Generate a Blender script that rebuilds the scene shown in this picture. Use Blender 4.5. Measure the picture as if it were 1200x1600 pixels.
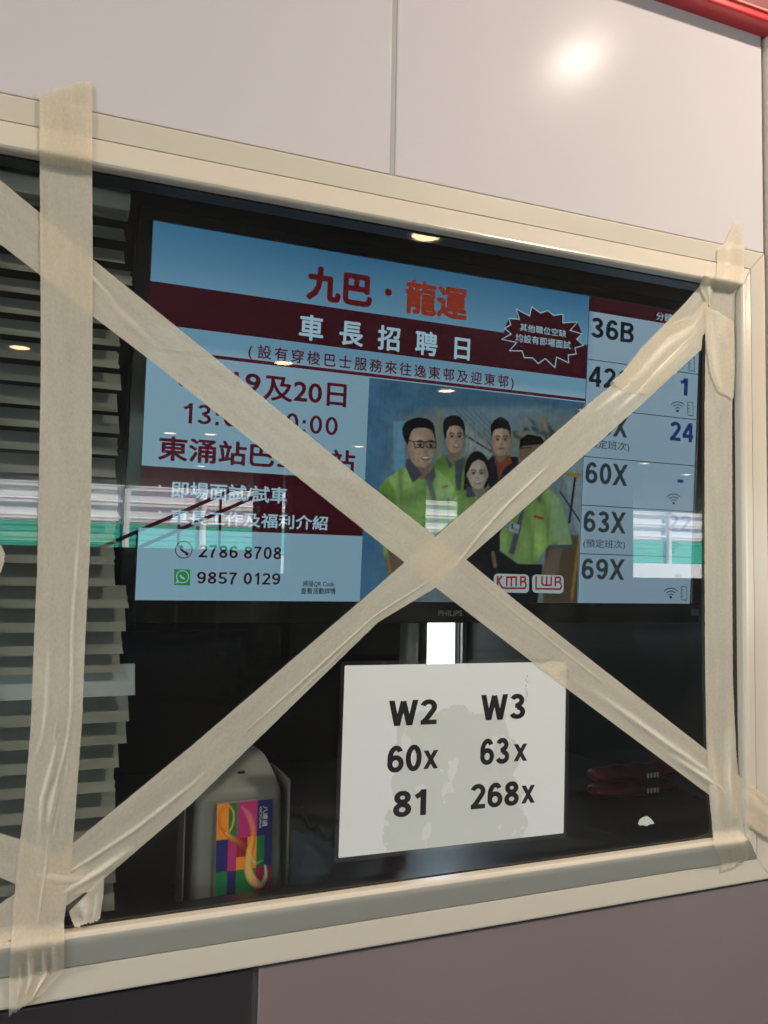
import bpy, bmesh, math, random
import numpy as np
from mathutils import Matrix, Vector
random.seed(7)
S = bpy.context.scene
COL = S.collection
for o in list(bpy.data.objects):
    bpy.data.objects.remove(o)

# ------------------------------------------------------------------ camera
EYE = 1.45                                   # lens height above the pavement
CAM = Vector((0, -0.885, EYE))
FPX = 1294.0                                 # focal length in photograph pixels
RC = np.array([[0.92453068, -0.38072697, 0.01702914],
               [0.0395061, 0.05129974, -0.9979016],
               [0.37905446, 0.9232634, 0.06246922]])   # world -> camera (x right, y down, z forward)
cd = bpy.data.cameras.new('camera'); cam = bpy.data.objects.new('camera', cd); COL.objects.link(cam)
cd.sensor_width = 36; cd.lens = 36 * FPX / 1600; cd.clip_start = .01; cd.clip_end = 500
m3 = Matrix([[RC[0][i], -RC[1][i], -RC[2][i]] for i in range(3)])
cam.matrix_world = Matrix.Translation(CAM) @ m3.to_4x4()
S.camera = cam

# ------------------------------------------------------------------ sky, sun, exposure
EXPO = 2.65
w = bpy.data.worlds.new("World"); S.world = w; w.use_nodes = True
wn = w.node_tree; bg = wn.nodes['Background']
sky = wn.nodes.new('ShaderNodeTexSky'); sky.sky_type = 'NISHITA'; sky.sun_disc = False
SUN_EL, SUN_AZ = math.radians(50), math.radians(28)
sky.sun_elevation = SUN_EL; sky.sun_rotation = SUN_AZ
wn.links.new(sky.outputs[0], bg.inputs[0]); bg.inputs[1].default_value = .12
sd = bpy.data.lights.new('sun', 'SUN'); sd.energy = 4.0; sd.angle = math.radians(.5); sd.color = (1, .95, .87)
sun = bpy.data.objects.new('sun', sd); COL.objects.link(sun)
sv = Vector((math.sin(SUN_AZ) * math.cos(SUN_EL), math.cos(SUN_AZ) * math.cos(SUN_EL), math.sin(SUN_EL)))
sun.rotation_euler = sv.to_track_quat('Z', 'Y').to_euler(); sun.location = (10, -20, 12)
S.view_settings.view_transform = 'Standard'; S.view_settings.look = 'None'
S.view_settings.exposure = EXPO; S.view_settings.gamma = 1
S.cycles.use_denoising = True
S.cycles.max_bounces = 10; S.cycles.transparent_max_bounces = 16
S.cycles.sample_clamp_indirect = 6

# ------------------------------------------------------------------ helpers
def ray(u, v):
    d = RC.T @ np.array([(u - 600) / FPX, (v - 800) / FPX, 1.0])
    return d
def at(u, v, y=0.0):                          # point of the plane y = const seen at a photograph pixel
    d = ray(u, v); k = (y - CAM.y) / d[1]
    return Vector((k * d[0], y, EYE + k * d[2]))
def lin(c):
    c = np.asarray(c, float) / 255
    return np.where(c <= .04045, c / 12.92, ((c + .055) / 1.055) ** 2.4)
def obj(name, bm, mat=None, parent=None, smooth=False, kind=None):
    if isinstance(bm, bmesh.types.BMesh):
        me = bpy.data.meshes.new(name); bm.to_mesh(me); bm.free()
    else:
        me = bm
    o = bpy.data.objects.new(name, me); COL.objects.link(o)
    if mat: me.materials.append(mat)
    if parent: o.parent = parent
    if smooth:
        for p in me.polygons: p.use_smooth = True
        if smooth != 'all':
            me.set_sharp_from_angle(angle=math.radians(34))
            for p in me.polygons:
                if max(abs(c) for c in p.normal) > .9995: p.use_smooth = False
    if kind: o['kind'] = kind
    return o
def empty(name, loc, label, cat, group=None):
    o = bpy.data.objects.new(name, None); COL.objects.link(o); o.location = loc
    o.empty_display_size = .05
    return tag(o, label, cat, group)
def tag(o, label, cat, group=None):
    o['label'] = label; o['category'] = cat
    if group: o['group'] = group
    return o
def box(bm, a, b, bev=0, seg=2):
    r = bmesh.ops.create_cube(bm, size=1)
    vs = r['verts']
    for v in vs:
        v.co = Vector([(a[i] + b[i]) / 2 + v.co[i] * abs(b[i] - a[i]) for i in range(3)])
    if bev:
        es = list({e for v in vs for e in v.link_edges})
        bmesh.ops.bevel(bm, geom=es, offset=bev, segments=seg, affect='EDGES', profile=.6)
    return vs
def nb(): return bmesh.new()
def world_children(e):                        # parts were modelled in place: keep them there
    for c in e.children: c.matrix_parent_inverse = Matrix.Translation(-e.location)
def tube(bm, pts, r, n=8, cap=True):
    pts = [Vector(p) for p in pts]; rings = []
    for i, p in enumerate(pts):
        t = (pts[min(i + 1, len(pts) - 1)] - pts[max(i - 1, 0)]).normalized()
        a = t.cross(Vector((0, 0, 1)));  a = t.cross(Vector((0, 1, 0))) if a.length < .1 else a
        a.normalize(); b = t.cross(a)
        rings.append([bm.verts.new(p + (a * math.cos(k * 2 * math.pi / n) + b * math.sin(k * 2 * math.pi / n)) * r) for k in range(n)])
    for A, B in zip(rings, rings[1:]):
        for k in range(n): bm.faces.new((A[k], A[(k + 1) % n], B[(k + 1) % n], B[k]))
    if cap:
        bm.faces.new(rings[0]); bm.faces.new(rings[-1][::-1])

# ------------------------------------------------------------------ materials
def mat(name, col, rough=.5, metal=0, spec=.5, bump=0, bscale=200, var=0, vscale=6, coat=0, emit=None, estr=0):
    m = bpy.data.materials.new(name); m.use_nodes = True; nt = m.node_tree; p = nt.nodes['Principled BSDF']
    p.inputs['Base Color'].default_value = (*col, 1); p.inputs['Roughness'].default_value = rough
    p.inputs['Metallic'].default_value = metal; p.inputs['Specular IOR Level'].default_value = spec
    p.inputs['Coat Weight'].default_value = coat
    if emit is not None:
        p.inputs['Emission Color'].default_value = (*emit, 1); p.inputs['Emission Strength'].default_value = estr
    tc = nt.nodes.new('ShaderNodeTexCoord')
    if var:
        n = nt.nodes.new('ShaderNodeTexNoise'); n.inputs['Scale'].default_value = vscale; n.inputs['Detail'].default_value = 6
        nt.links.new(tc.outputs['Object'], n.inputs['Vector'])
        r = nt.nodes.new('ShaderNodeMapRange'); r.inputs[3].default_value = 1 - var; r.inputs[4].default_value = 1 + var
        r.inputs[1].default_value = .3; r.inputs[2].default_value = .7
        nt.links.new(n.outputs[0], r.inputs[0])
        x = nt.nodes.new('ShaderNodeVectorMath'); x.operation = 'SCALE'; x.inputs[0].default_value = col
        nt.links.new(r.outputs[0], x.inputs['Scale']); nt.links.new(x.outputs[0], p.inputs['Base Color'])
        r2 = nt.nodes.new('ShaderNodeMapRange'); r2.inputs[1].default_value = .3; r2.inputs[2].default_value = .7
        r2.inputs[3].default_value = max(0, rough - .06); r2.inputs[4].default_value = rough + .08
        nt.links.new(n.outputs[0], r2.inputs[0]); nt.links.new(r2.outputs[0], p.inputs['Roughness'])
    if bump:
        n = nt.nodes.new('ShaderNodeTexNoise'); n.inputs['Scale'].default_value = bscale; n.inputs['Detail'].default_value = 4
        nt.links.new(tc.outputs['Object'], n.inputs['Vector'])
        b = nt.nodes.new('ShaderNodeBump'); b.inputs['Strength'].default_value = bump; b.inputs['Distance'].default_value = .001
        nt.links.new(n.outputs[0], b.inputs['Height']); nt.links.new(b.outputs[0], p.inputs['Normal'])
    return m
def emis(name, col, s=1):                     # a lit thing: screen contents, lamp lens
    m = bpy.data.materials.new(name); m.use_nodes = True; nt = m.node_tree
    nt.nodes.remove(nt.nodes['Principled BSDF'])
    e = nt.nodes.new('ShaderNodeEmission'); e.inputs[0].default_value = (*col, 1); e.inputs[1].default_value = s
    nt.links.new(e.outputs[0], nt.nodes['Material Output'].inputs[0]); return m
SCR = .93 / 2 ** EXPO                         # brightness of the monitor's backlight
def glow(name, rgb): return emis(name, tuple(lin(rgb)), SCR)

M = {}
M['panel'] = mat('lilac_panel_paint', (.60, .562, .595), .17, spec=.013, bump=.03, bscale=60)
M['lower_shade'] = mat('shaded_panel_paint', (.030, .024, .029), .35, var=.05, vscale=4)  # shade on the lower left wall, put into a darker panel colour
M['lower'] = mat('mauve_panel_paint', (.20, .158, .162), .34, var=.07, vscale=2.6, bump=.05, bscale=40)
M['joint'] = mat('joint_sealant', (.40, .385, .39), .6)
M['jointdark'] = mat('dark_joint_sealant', (.055, .045, .052), .5)
M['frame'] = mat('cream_aluminium', (.61, .56, .48), .22, bump=.05, bscale=90)
M['gap'] = mat('dark_gap', (.03, .028, .025), .8)
M['red'] = mat('red_fascia_paint', (.62, .02, .035), .3, coat=.3)
M['darkred'] = mat('dark_red_panel', (.22, .012, .02), .4)
M['pink'] = mat('highlight_red_edge', (.8, .25, .2), .35)
M['inside'] = mat('booth_interior', (.035, .035, .037), .7, var=.2)
M['desk'] = mat('desk_laminate', (.03, .032, .035), .4)
M['black'] = mat('black_plastic', (.006, .006, .007), .35)
M['bezel'] = mat('glossy_black_bezel', (.004, .0045, .005), .18)
M['slat'] = mat('grey_slat_paint', (.36, .37, .345), .42, var=.10, vscale=14)
M['slat2'] = mat('reflected_light_slat', (.55, .62, .64), .25)  # reflected light put into this slat's paler, bluer colour
M['cord'] = mat('blind_cord', (.45, .43, .38), .8)
M['reader'] = mat('grey_reader_plastic', (.20, .197, .175), .38, bump=.1, bscale=400, var=.04)
M['readerdark'] = mat('reader_dark', (.02, .02, .02), .5)
M['bracket'] = mat('bracket_metal', (.5, .45, .38), .3, metal=.8)
M['ink'] = mat('black_ink', (.008, .008, .009), .35)
M['white'] = mat('white_paint', (.8, .8, .78), .4)
M['conc'] = mat('pale_concrete', (.50, .49, .46), .85, var=.1, vscale=1.5)
M['asph'] = mat('pavement_base', (.06, .06, .06), .85, var=.15, vscale=2)
M['paver'] = mat('grey_paver', (.11, .105, .10), .7, var=.25, vscale=2.2)
M['ceil'] = mat('canopy_soffit', (.10, .10, .10), .6)
M['green'] = mat('green_hoarding', (.05, .50, .36), .5)
M['steel'] = mat('grey_steel', (.16, .17, .17), .45, metal=.3)
M['pillar'] = mat('dark_pillar', (.03, .032, .034), .6)
M['ring'] = mat('downlight_ring', (.7, .68, .62), .4)
M['lens'] = emis('lamp_lens', (1.0, .66, .36), 3.2)
M['redcloth'] = mat('red_vinyl', (.10, .012, .016), .35)
M['paperchip'] = mat('paper_fragment', (.50, .58, .53), .7, var=.2, vscale=400)
M['cable'] = mat('black_rubber', (.012, .012, .013), .5)

def glass_mat(name, tint=(1, 1, 1), ior=1.5, rough=0.0, boost=1.0, dirt=0.0, dcol=(.6, .58, .55)):
    m = bpy.data.materials.new(name); m.use_nodes = True; nt = m.node_tree
    nt.nodes.remove(nt.nodes['Principled BSDF'])
    t = nt.nodes.new('ShaderNodeBsdfTransparent'); t.inputs[0].default_value = (*tint, 1)
    g = nt.nodes.new('ShaderNodeBsdfGlossy'); g.inputs['Roughness'].default_value = rough
    f = nt.nodes.new('ShaderNodeFresnel'); f.inputs[0].default_value = ior
    mx = nt.nodes.new('ShaderNodeMixShader'); nt.links.new(t.outputs[0], mx.inputs[1]); nt.links.new(g.outputs[0], mx.inputs[2])
    k = nt.nodes.new('ShaderNodeMath'); k.operation = 'MULTIPLY'; k.inputs[1].default_value = boost
    ge = nt.nodes.new('ShaderNodeNewGeometry'); iv = nt.nodes.new('ShaderNodeMath'); iv.operation = 'SUBTRACT'; iv.inputs[0].default_value = 1
    nt.links.new(ge.outputs['Backfacing'], iv.inputs[1]); fm = nt.nodes.new('ShaderNodeMath'); fm.operation = 'MULTIPLY'
    nt.links.new(f.outputs[0], fm.inputs[0]); nt.links.new(iv.outputs[0], fm.inputs[1])   # only where the ray enters
    nt.links.new(fm.outputs[0], k.inputs[0]); nt.links.new(k.outputs[0], mx.inputs[0])
    last = mx
    if dirt:
        tc = nt.nodes.new('ShaderNodeTexCoord'); n = nt.nodes.new('ShaderNodeTexNoise'); n.inputs['Scale'].default_value = 5; n.inputs['Detail'].default_value = 8
        nt.links.new(tc.outputs['Object'], n.inputs[0])
        r = nt.nodes.new('ShaderNodeMapRange'); r.inputs[1].default_value = .4; r.inputs[2].default_value = .8; r.inputs[3].default_value = dirt * .3; r.inputs[4].default_value = dirt
        nt.links.new(n.outputs[0], r.inputs[0])
        d = nt.nodes.new('ShaderNodeBsdfDiffuse'); d.inputs[0].default_value = (*dcol, 1)
        m2 = nt.nodes.new('ShaderNodeMixShader'); nt.links.new(r.outputs[0], m2.inputs[0])
        nt.links.new(mx.outputs[0], m2.inputs[1]); nt.links.new(d.outputs[0], m2.inputs[2]); last = m2
    nt.links.new(last.outputs[0], nt.nodes['Material Output'].inputs[0]); return m
M['glass'] = glass_mat('window_glass', (.93, .95, .94), 1.52, 0, 2.0, .008)
M['laminate'] = glass_mat('laminating_film', (.96, .965, .965), 1.5, .10, 1.6, .03)
M['film'] = glass_mat('clear_plastic_film', (.72, .80, .88), 1.5, .14, 8.0, .40, (.26, .34, .42))
M['haze_panel'] = mat('pale_translucent_sheet', (.80, .82, .84), .4)

def tape_mat():
    m = bpy.data.materials.new('masking_tape'); m.use_nodes = True; nt = m.node_tree; L = nt.links.new
    nt.nodes.remove(nt.nodes['Principled BSDF'])
    uv = nt.nodes.new('ShaderNodeUVMap'); uv.uv_map = 'UVMap'
    def noise(sx, sy, det, rough=.6):
        mp = nt.nodes.new('ShaderNodeMapping'); mp.inputs['Scale'].default_value = (sx, sy, 1); L(uv.outputs[0], mp.inputs[0])
        n = nt.nodes.new('ShaderNodeTexNoise'); n.inputs['Scale'].default_value = 1; n.inputs['Detail'].default_value = det; n.inputs['Roughness'].default_value = rough
        L(mp.outputs[0], n.inputs['Vector']); return n
    a = noise(900, 260, 2); b = noise(300, 220, 4, .6); c = noise(70, 12, 2); e = noise(2600, 1700, 2)
    mi = nt.nodes.new('ShaderNodeMath'); mi.operation = 'ADD'; L(a.outputs[0], mi.inputs[0]); L(b.outputs[0], mi.inputs[1])
    m2 = nt.nodes.new('ShaderNodeMath'); m2.operation = 'ADD'; L(mi.outputs[0], m2.inputs[0]); L(c.outputs[0], m2.inputs[1])
    r = nt.nodes.new('ShaderNodeMapRange'); r.inputs[1].default_value = 1.05; r.inputs[2].default_value = 1.95; r.inputs[3].default_value = .74; r.inputs[4].default_value = .97
    L(m2.outputs[0], r.inputs[0])
    at_ = nt.nodes.new('ShaderNodeAttribute'); at_.attribute_name = 'lift'      # folded creases are two layers thick and scatter more
    mxl = nt.nodes.new('ShaderNodeMath'); mxl.operation = 'MAXIMUM'; L(r.outputs[0], mxl.inputs[0]); L(at_.outputs['Fac'], mxl.inputs[1])
    d = nt.nodes.new('ShaderNodeBsdfDiffuse'); d.inputs[0].default_value = (.80, .745, .64, 1)
    tr = nt.nodes.new('ShaderNodeBsdfTranslucent'); tr.inputs[0].default_value = (.95, .84, .64, 1)
    g = nt.nodes.new('ShaderNodeBsdfGlossy'); g.inputs['Roughness'].default_value = .38; g.inputs[0].default_value = (.9, .88, .8, 1)
    x1 = nt.nodes.new('ShaderNodeMixShader'); x1.inputs[0].default_value = .44; L(d.outputs[0], x1.inputs[1]); L(tr.outputs[0], x1.inputs[2])
    ml = nt.nodes.new('ShaderNodeMapRange'); ml.inputs[3].default_value = .44; ml.inputs[4].default_value = .14; L(at_.outputs['Fac'], ml.inputs[0]); L(ml.outputs[0], x1.inputs[0])
    x2 = nt.nodes.new('ShaderNodeMixShader'); x2.inputs[0].default_value = .05; L(x1.outputs[0], x2.inputs[1]); L(g.outputs[0], x2.inputs[2])
    t = nt.nodes.new('ShaderNodeBsdfTransparent'); t.inputs[0].default_value = (.97, .94, .86, 1)
    x3 = nt.nodes.new('ShaderNodeMixShader'); L(mxl.outputs[0], x3.inputs[0]); L(t.outputs[0], x3.inputs[1]); L(x2.outputs[0], x3.inputs[2])
    bs = nt.nodes.new('ShaderNodeMath'); bs.operation = 'ADD'; L(m2.outputs[0], bs.inputs[0]); L(e.outputs[0], bs.inputs[1])
    bp = nt.nodes.new('ShaderNodeBump'); bp.inputs['Strength'].default_value = .3; bp.inputs['Distance'].default_value = .0004
    L(bs.outputs[0], bp.inputs['Height'])
    for q in (d, g, tr): L(bp.outputs[0], q.inputs['Normal'])
    L(x3.outputs[0], nt.nodes['Material Output'].inputs[0]); return m
M['tape'] = tape_mat()

def vcol_mat(name, emission=False, rough=.3):
    m = bpy.data.materials.new(name); m.use_nodes = True; nt = m.node_tree
    a = nt.nodes.new('ShaderNodeVertexColor'); a.layer_name = 'print'
    p = nt.nodes['Principled BSDF']
    if emission:
        nt.nodes.remove(p); e = nt.nodes.new('ShaderNodeEmission'); e.inputs[1].default_value = SCR
        nt.links.new(a.outputs[0], e.inputs[0]); nt.links.new(e.outputs[0], nt.nodes['Material Output'].inputs[0])
    else:
        nt.links.new(a.outputs[0], p.inputs['Base Color']); p.inputs['Roughness'].default_value = rough
    return m

# ------------------------------------------------------------------ the booth: wall, window frame, glass
Z = lambda dz: EYE + dz
XR, ZT, ZB, XL = .8975, .400, -.361, -1.20           # the glazed opening
booth = empty('ticket_booth', (0, 0, 0), 'pale panelled booth wall with a cream framed window crossed by masking tape', 'booth')
JX = .368
def panel(x0, x1, z0, z1, m, bev=.0022):
    bm = nb(); box(bm, (x0, .008, z0), (x1, .020, z1), bev, 2); return obj('wall_panel', bm, m, booth, True)
for x0, x1 in ((-2.15, -1.147), (-1.14, JX - .787), (JX - .78, JX - .001), (JX + .0055, .9640)):
    panel(x0, x1, Z(.4665), Z(.7995), M['panel'])
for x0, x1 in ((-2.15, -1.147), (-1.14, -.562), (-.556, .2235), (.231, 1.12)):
    panel(x0, x1, .12, Z(-.4335), M['lower_shade'] if x1 < .23 else M['lower'])
bm = nb(); box(bm, (-2.15, .021, Z(.4055)), (1.1, .0352, Z(1.5))); obj('backing_board', bm, M['joint'], booth)
bm = nb(); box(bm, (-2.15, .021, .0), (1.1, .0352, Z(-.364))); obj('backing_board', bm, M['joint'], booth)
for a_, b_ in ((-2.15, XL - .001), (XR + .001, 1.1)):
    bm = nb(); box(bm, (a_, .021, Z(-.363)), (b_, .0352, Z(.403))); obj('backing_board', bm, M['joint'], booth)
for jx_, jz0, jz1 in ((-1.1435, .4665, .7995), (JX + .00225, .4665, .7995), (-1.1435, None, -.4335), (-.559, None, -.4335), (.2272, None, -.4335)):
    bm = nb(); box(bm, (jx_ - .0036, .0098, .12 if jz0 is None else Z(jz0)), (jx_ + .0036, .0205, Z(jz1))); obj('joint_strip', bm, M['jointdark' if jz0 is None else 'joint'], booth)
bm = nb(); box(bm, (-2.15, -.005, 0), (1.1, .012, .117), .002); obj('plinth', bm, M['steel'], booth)
bm = nb(); box(bm, (.9705, .002, Z(-.4330)), (1.12, .020, Z(.7995)), .003); obj('corner_post', bm, M['frame'], booth, True)
bm = nb(); box(bm, (1.102, .012, 0), (1.12, 1.175, Z(1.5))); obj('side_wall', bm, M['panel'], booth)
# red fascia: bright nosing, bead with a highlight painted in as pale red, recessed dark red panel
bm = nb(); box(bm, (-2.15, -.022, Z(.7965)), (1.18, .011, Z(.8095)), .004, 3); nos = obj('fascia_nosing', bm, M['red'], booth, True)
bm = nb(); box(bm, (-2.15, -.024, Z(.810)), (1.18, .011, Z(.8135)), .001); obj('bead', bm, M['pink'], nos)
bm = nb(); box(bm, (-2.15, -.014, Z(.814)), (1.16, .011, Z(1.49))); obj('fascia_panel', bm, M['darkred'], booth)

PROF = [(0, .001), (0, -.0095), (.0012, -.0122), (.0035, -.0135), (.0065, -.0130), (.0125, -.0098), (.0200, -.0052), (.0280, -.0006), (.0350, .0036),
        (.0353, .008), (.0362, .008), (.0365, .0046), (.0368, .0042), (.0615, .0042), (.0635, .0048), (.0640, .0065), (.0640, .019)]
frame = bpy.data.objects.new('window_frame', None); COL.objects.link(frame); frame.parent = booth
def rail(side):
    bm = nb(); rows = []
    for r, y in PROF:
        xl, xr, zt, zb = XL - r, XR + r, Z(ZT + r), Z(ZB - r * 1.08)
        a, b = {'top': ((xl, zt), (xr, zt)), 'bottom': ((xl, zb), (xr, zb)), 'right': ((xr, zb), (xr, zt)), 'left': ((xl, zb), (xl, zt))}[side]
        rows.append([bm.verts.new((a[0] + (b[0] - a[0]) * t, y, a[1] + (b[1] - a[1]) * t)) for t in (.0003, .9997)])
    for A, B in zip(rows, rows[1:]): bm.faces.new((A[0], A[1], B[1], B[0]))
    bmesh.ops.recalc_face_normals(bm, faces=bm.faces)
    if bm.faces[0] and sum(f.normal.y for f in bm.faces) > 0: bmesh.ops.reverse_faces(bm, faces=bm.faces)
    o = obj('frame_rail', bm, M['frame'], frame, True)
    me = o.data
    for e in me.edges: pass
    return o
for s in ('top', 'bottom', 'right', 'left'): rail(s)
bm = nb(); box(bm, (XL - .006, .0002, Z(ZB - .006)), (XR + .006, .0062, Z(ZT + .006)))
obj('glass_pane', bm, M['glass'], booth)
bm = nb()
for a, b in (((XL - .006, .0065, Z(ZT)), (XR + .006, .03, Z(ZT + .02))), ((XL - .006, .0065, Z(ZB - .02)), (XR + .006, .03, Z(ZB))),
             ((XR, .0066, Z(ZB)), (XR + .02, .03, Z(ZT)))): box(bm, a, b)
obj('gasket', bm, M['black'], booth)
# the room behind the glass: dark lining with one daylight slot in the rear wall
bm = nb()
box(bm, (-2.15, .036, .001), (1.10, 1.175, .01)); box(bm, (-2.15, .036, 2.5), (1.10, 1.175, 2.52))
box(bm, (-2.16, .036, 0), (-2.15, 1.175, 2.52)); box(bm, (1.09, .036, .01), (1.1, 1.175, 2.5))
YB = 1.15
p1, p2 = at(665, 960, YB), at(720, 960, YB)
zt_, zb_ = Z(.35), at(690, 1075, YB).z
for a, b in (((-2.15, YB, .01), (p1.x, YB + .03, 2.5)), ((p2.x, YB, .01), (1.09, YB + .03, 2.5)), ((p1.x, YB, zt_), (p2.x, YB + .03, 2.5)), ((p1.x, YB, .01), (p2.x, YB + .03, zb_))):
    box(bm, a, b)
obj('interior_lining', bm, M['inside'], booth)
bm = nb(); box(bm, (p1.x - .012, YB - .012, zb_ - .02), (p1.x, YB + .035, zt_)); box(bm, (p2.x, YB - .012, zb_ - .02), (p2.x + .012, YB + .035, zt_)); box(bm, (p1.x, YB - .012, zb_ - .02), (p2.x, YB + .035, zb_))
obj('rear_window_frame', bm, M['steel'], booth)
bm = nb(); box(bm, (p1.x, YB + .012, zb_), (p2.x, YB + .018, zt_)); obj('rear_window_pane', bm, M['glass'], booth)

# ------------------------------------------------------------------ surroundings (what the glass reflects)
bm = nb(); box(bm, (-150, -120, -.05), (200, 260, 0)); o = obj('ground', bm, M['conc'], None, kind='structure')
bm = nb(); box(bm, (-7, -16.5, 0), (22, -.0, .004)); obj('pavement', bm, M['asph'], None, kind='structure')
bm = nb(); box(bm, (-7, -16.6, Z(1.5)), (22, 3.2, Z(1.62))); obj('canopy_ceiling', bm, M['ceil'], None, kind='structure')
bm = nb(); rr = random.Random(3)
for j in range(40):
    for i in range(31):
        x = -1.6 + i * .2 + (.1 if j % 2 else 0); y = -.55 - j * .1; dz = rr.uniform(0, .002)
        box(bm, (x + .002, y - .098, .005), (x + .198, y - .002, .011 + dz))
obj('paving_blocks', bm, M['paver'], None, kind='stuff')

DL = [(1.40, -1.07, 2), (1.56, -2.46, 1), (-.21, -5.5, 1), (1.62, -5.1, 1), (3.16, -5.44, 1), (1.33, -9.05, 0), (1.78, -8.9, 0), (3.69, -9.0, 0), (7.9, -8.6, 0), (9.4, -9.4, 0),
      (2.26, -12.3, 0), (3.43, -12.3, 0), (4.72, -5.6, 1), (-1.8, -1.07, 2), (4.6, -1.07, 2)]  # last two are unseen lamps, added along the wall row for fill
def downlight_meshes():
    bm = nb(); n = 28
    prof = [(.092, 0), (.090, -.006), (.072, -.008), (.066, -.001)]
    rings = [[bm.verts.new((r * math.cos(k * 2 * math.pi / n), r * math.sin(k * 2 * math.pi / n), z)) for k in range(n)] for r, z in prof]
    for A, B in zip(rings, rings[1:]):
        for k in range(n): bm.faces.new((A[k], A[(k + 1) % n], B[(k + 1) % n], B[k]))
    me = bpy.data.meshes.new('trim_ring'); bm.to_mesh(me); bm.free(); me.materials.append(M['ring'])
    bm = nb(); bmesh.ops.create_circle(bm, cap_ends=True, radius=.066, segments=n, matrix=Matrix.Translation((0, 0, -.0035)) @ Matrix.Rotation(math.pi, 4, 'X'))
    m2 = bpy.data.meshes.new('lens'); bm.to_mesh(m2); bm.free(); m2.materials.append(M['lens'])
    return me, m2
ring_me, lens_me = downlight_meshes()
dl_names = ['nearest the wall above the window corner', 'second out from the wall on the right', 'alone at the left of the third row', 'middle of the third row', 'right of the third row',
            'left of the close pair in the fourth row', 'right of the close pair in the fourth row', 'third along in the fourth row', 'far right in the fourth row', 'farthest right of all',
            'left of the farthest row', 'right of the farthest row', 'far right end of the third row', 'out of view nearest the wall left of the booth window, added for fill', 'added out of view nearest the wall right of the booth corner']
for (x, y, lamp), nm in zip(DL, dl_names):
    t = empty('downlight', (x, y, Z(1.499)), 'round warm recessed downlight ' + nm, 'downlight', 'downlights in the canopy ceiling')
    obj('trim_ring', ring_me, None, t, True); obj('lens', lens_me, None, t)
    if lamp == 2:
        ld = bpy.data.lights.new('lamp', 'AREA'); ld.shape = 'DISK'; ld.size = .13
        ld.energy = 7.9; ld.color = (1, .84, .68) if lamp == 2 else (1, .93, .86)
        lo = bpy.data.objects.new('lamp', ld); COL.objects.link(lo); lo.parent = t; lo.location = (0, 0, -.006)

# fence beyond the canopy
YF = -22.0
def refl(u, v, y):                            # where a reflection seen in the glass really stands
    d = ray(u, v); k = (-y - CAM.y) / d[1]
    return Vector((k * d[0], y, EYE + k * d[2]))
fence = empty('hoarding_fence', (0, YF, 0), 'green hoarding with white curved steel posts and pale sheets above, sunlit beyond the canopy', 'fence')
zw, zg = refl(1040, 881, YF).z, refl(1040, 846, YF).z
bm = nb(); box(bm, (-30, YF - .2, 0), (45, YF + .25, zw), .02); obj('parapet', bm, M['white'], fence)
x = -12.0
pan = None
while x < 34:
    bm = nb(); box(bm, (x + .01, YF - .03, zw), (x + 1.99, YF + .03, zg), .01)
    for k in range(5): box(bm, (x + .05, YF + .03, zw + (zg - zw) * (k + .35) / 5), (x + 1.95, YF + .05, zw + (zg - zw) * (k + .55) / 5))
    obj('hoarding_board', bm, M['green'], fence)
    bm = nb(); box(bm, (x + .01, YF - .05, zg + .02), (x + 1.99, YF - .02, zg + 2.6)); obj('pale_sheet', bm, M['haze_panel'], fence)
    bm = nb(); tube(bm, [(x, YF + .15 + (.9 * (max(0, t - .4)) ** 2), zw + t * 3.4) for t in np.linspace(0, 1, 9)], .09, 8); obj('post', bm, M['white'], fence, True)
    x += 2.0
bm = nb()
for k in range(5): tube(bm, [(-12, YF + .1, zg + .15 + k * .42), (36, YF + .1, zg + .15 + k * .42)], .045, 6)
obj('rail', bm, M['white'], fence)
world_children(fence)
# dark low wall on the canopy's edge and the stair balustrade in front
bm = nb(); box(bm, (-20, -16.9, 0), (-6.0, -16.7, Z(.30)), .01)
box(bm, (-6.0, -16.9, 0), (refl(432, 850, -16.7).x, -16.7, refl(100, 853, -16.7).z), .01)
box(bm, (refl(432, 850, -16.7).x, -16.9, 0), (22, -16.7, refl(1040, 903, -16.7).z), .01)
tag(obj('planter_wall', bm, M['pillar'], None), 'low dark planter wall along the far edge of the canopy', 'wall')
for i, (a, b) in enumerate(((735, 990), (457, 665), (405, 440))):
    A, B = refl(a, 850, -11.5), refl(b, 850, -11.5)
    bm = nb(); box(bm, (A.x, -12.0, .004), (B.x, -11.5, Z(1.499)), .02)
    box(bm, (A.x - .02, -12.02, .004), (B.x + .02, -11.48, .18), .01)
    tag(obj('column', bm, M['pillar'], None), ('wide dark column farthest right under the canopy', 'wide dark column in the middle under the canopy', 'slim dark column beside the stair rail')[i], 'column', 'dark columns under the canopy')
rl = empty('stair_railing', (0, -15, 0), 'grey steel stair handrail climbing to the right beyond the pavement', 'railing')
for dv in (0, 26):
    bm = nb(); tube(bm, [refl(120, 872 + dv, -15), refl(405, 747 + dv, -15)], .035, 8); obj('handrail', bm, M['steel'], rl, True)
for u in (150, 215, 280, 345):
    v = 872 - (u - 120) * 125 / 285; p = refl(u, v, -15); bm = nb(); tube(bm, [p, (p.x, p.y, .004)], .025, 8); obj('baluster', bm, M['steel'], rl, True)
world_children(rl)

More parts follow.
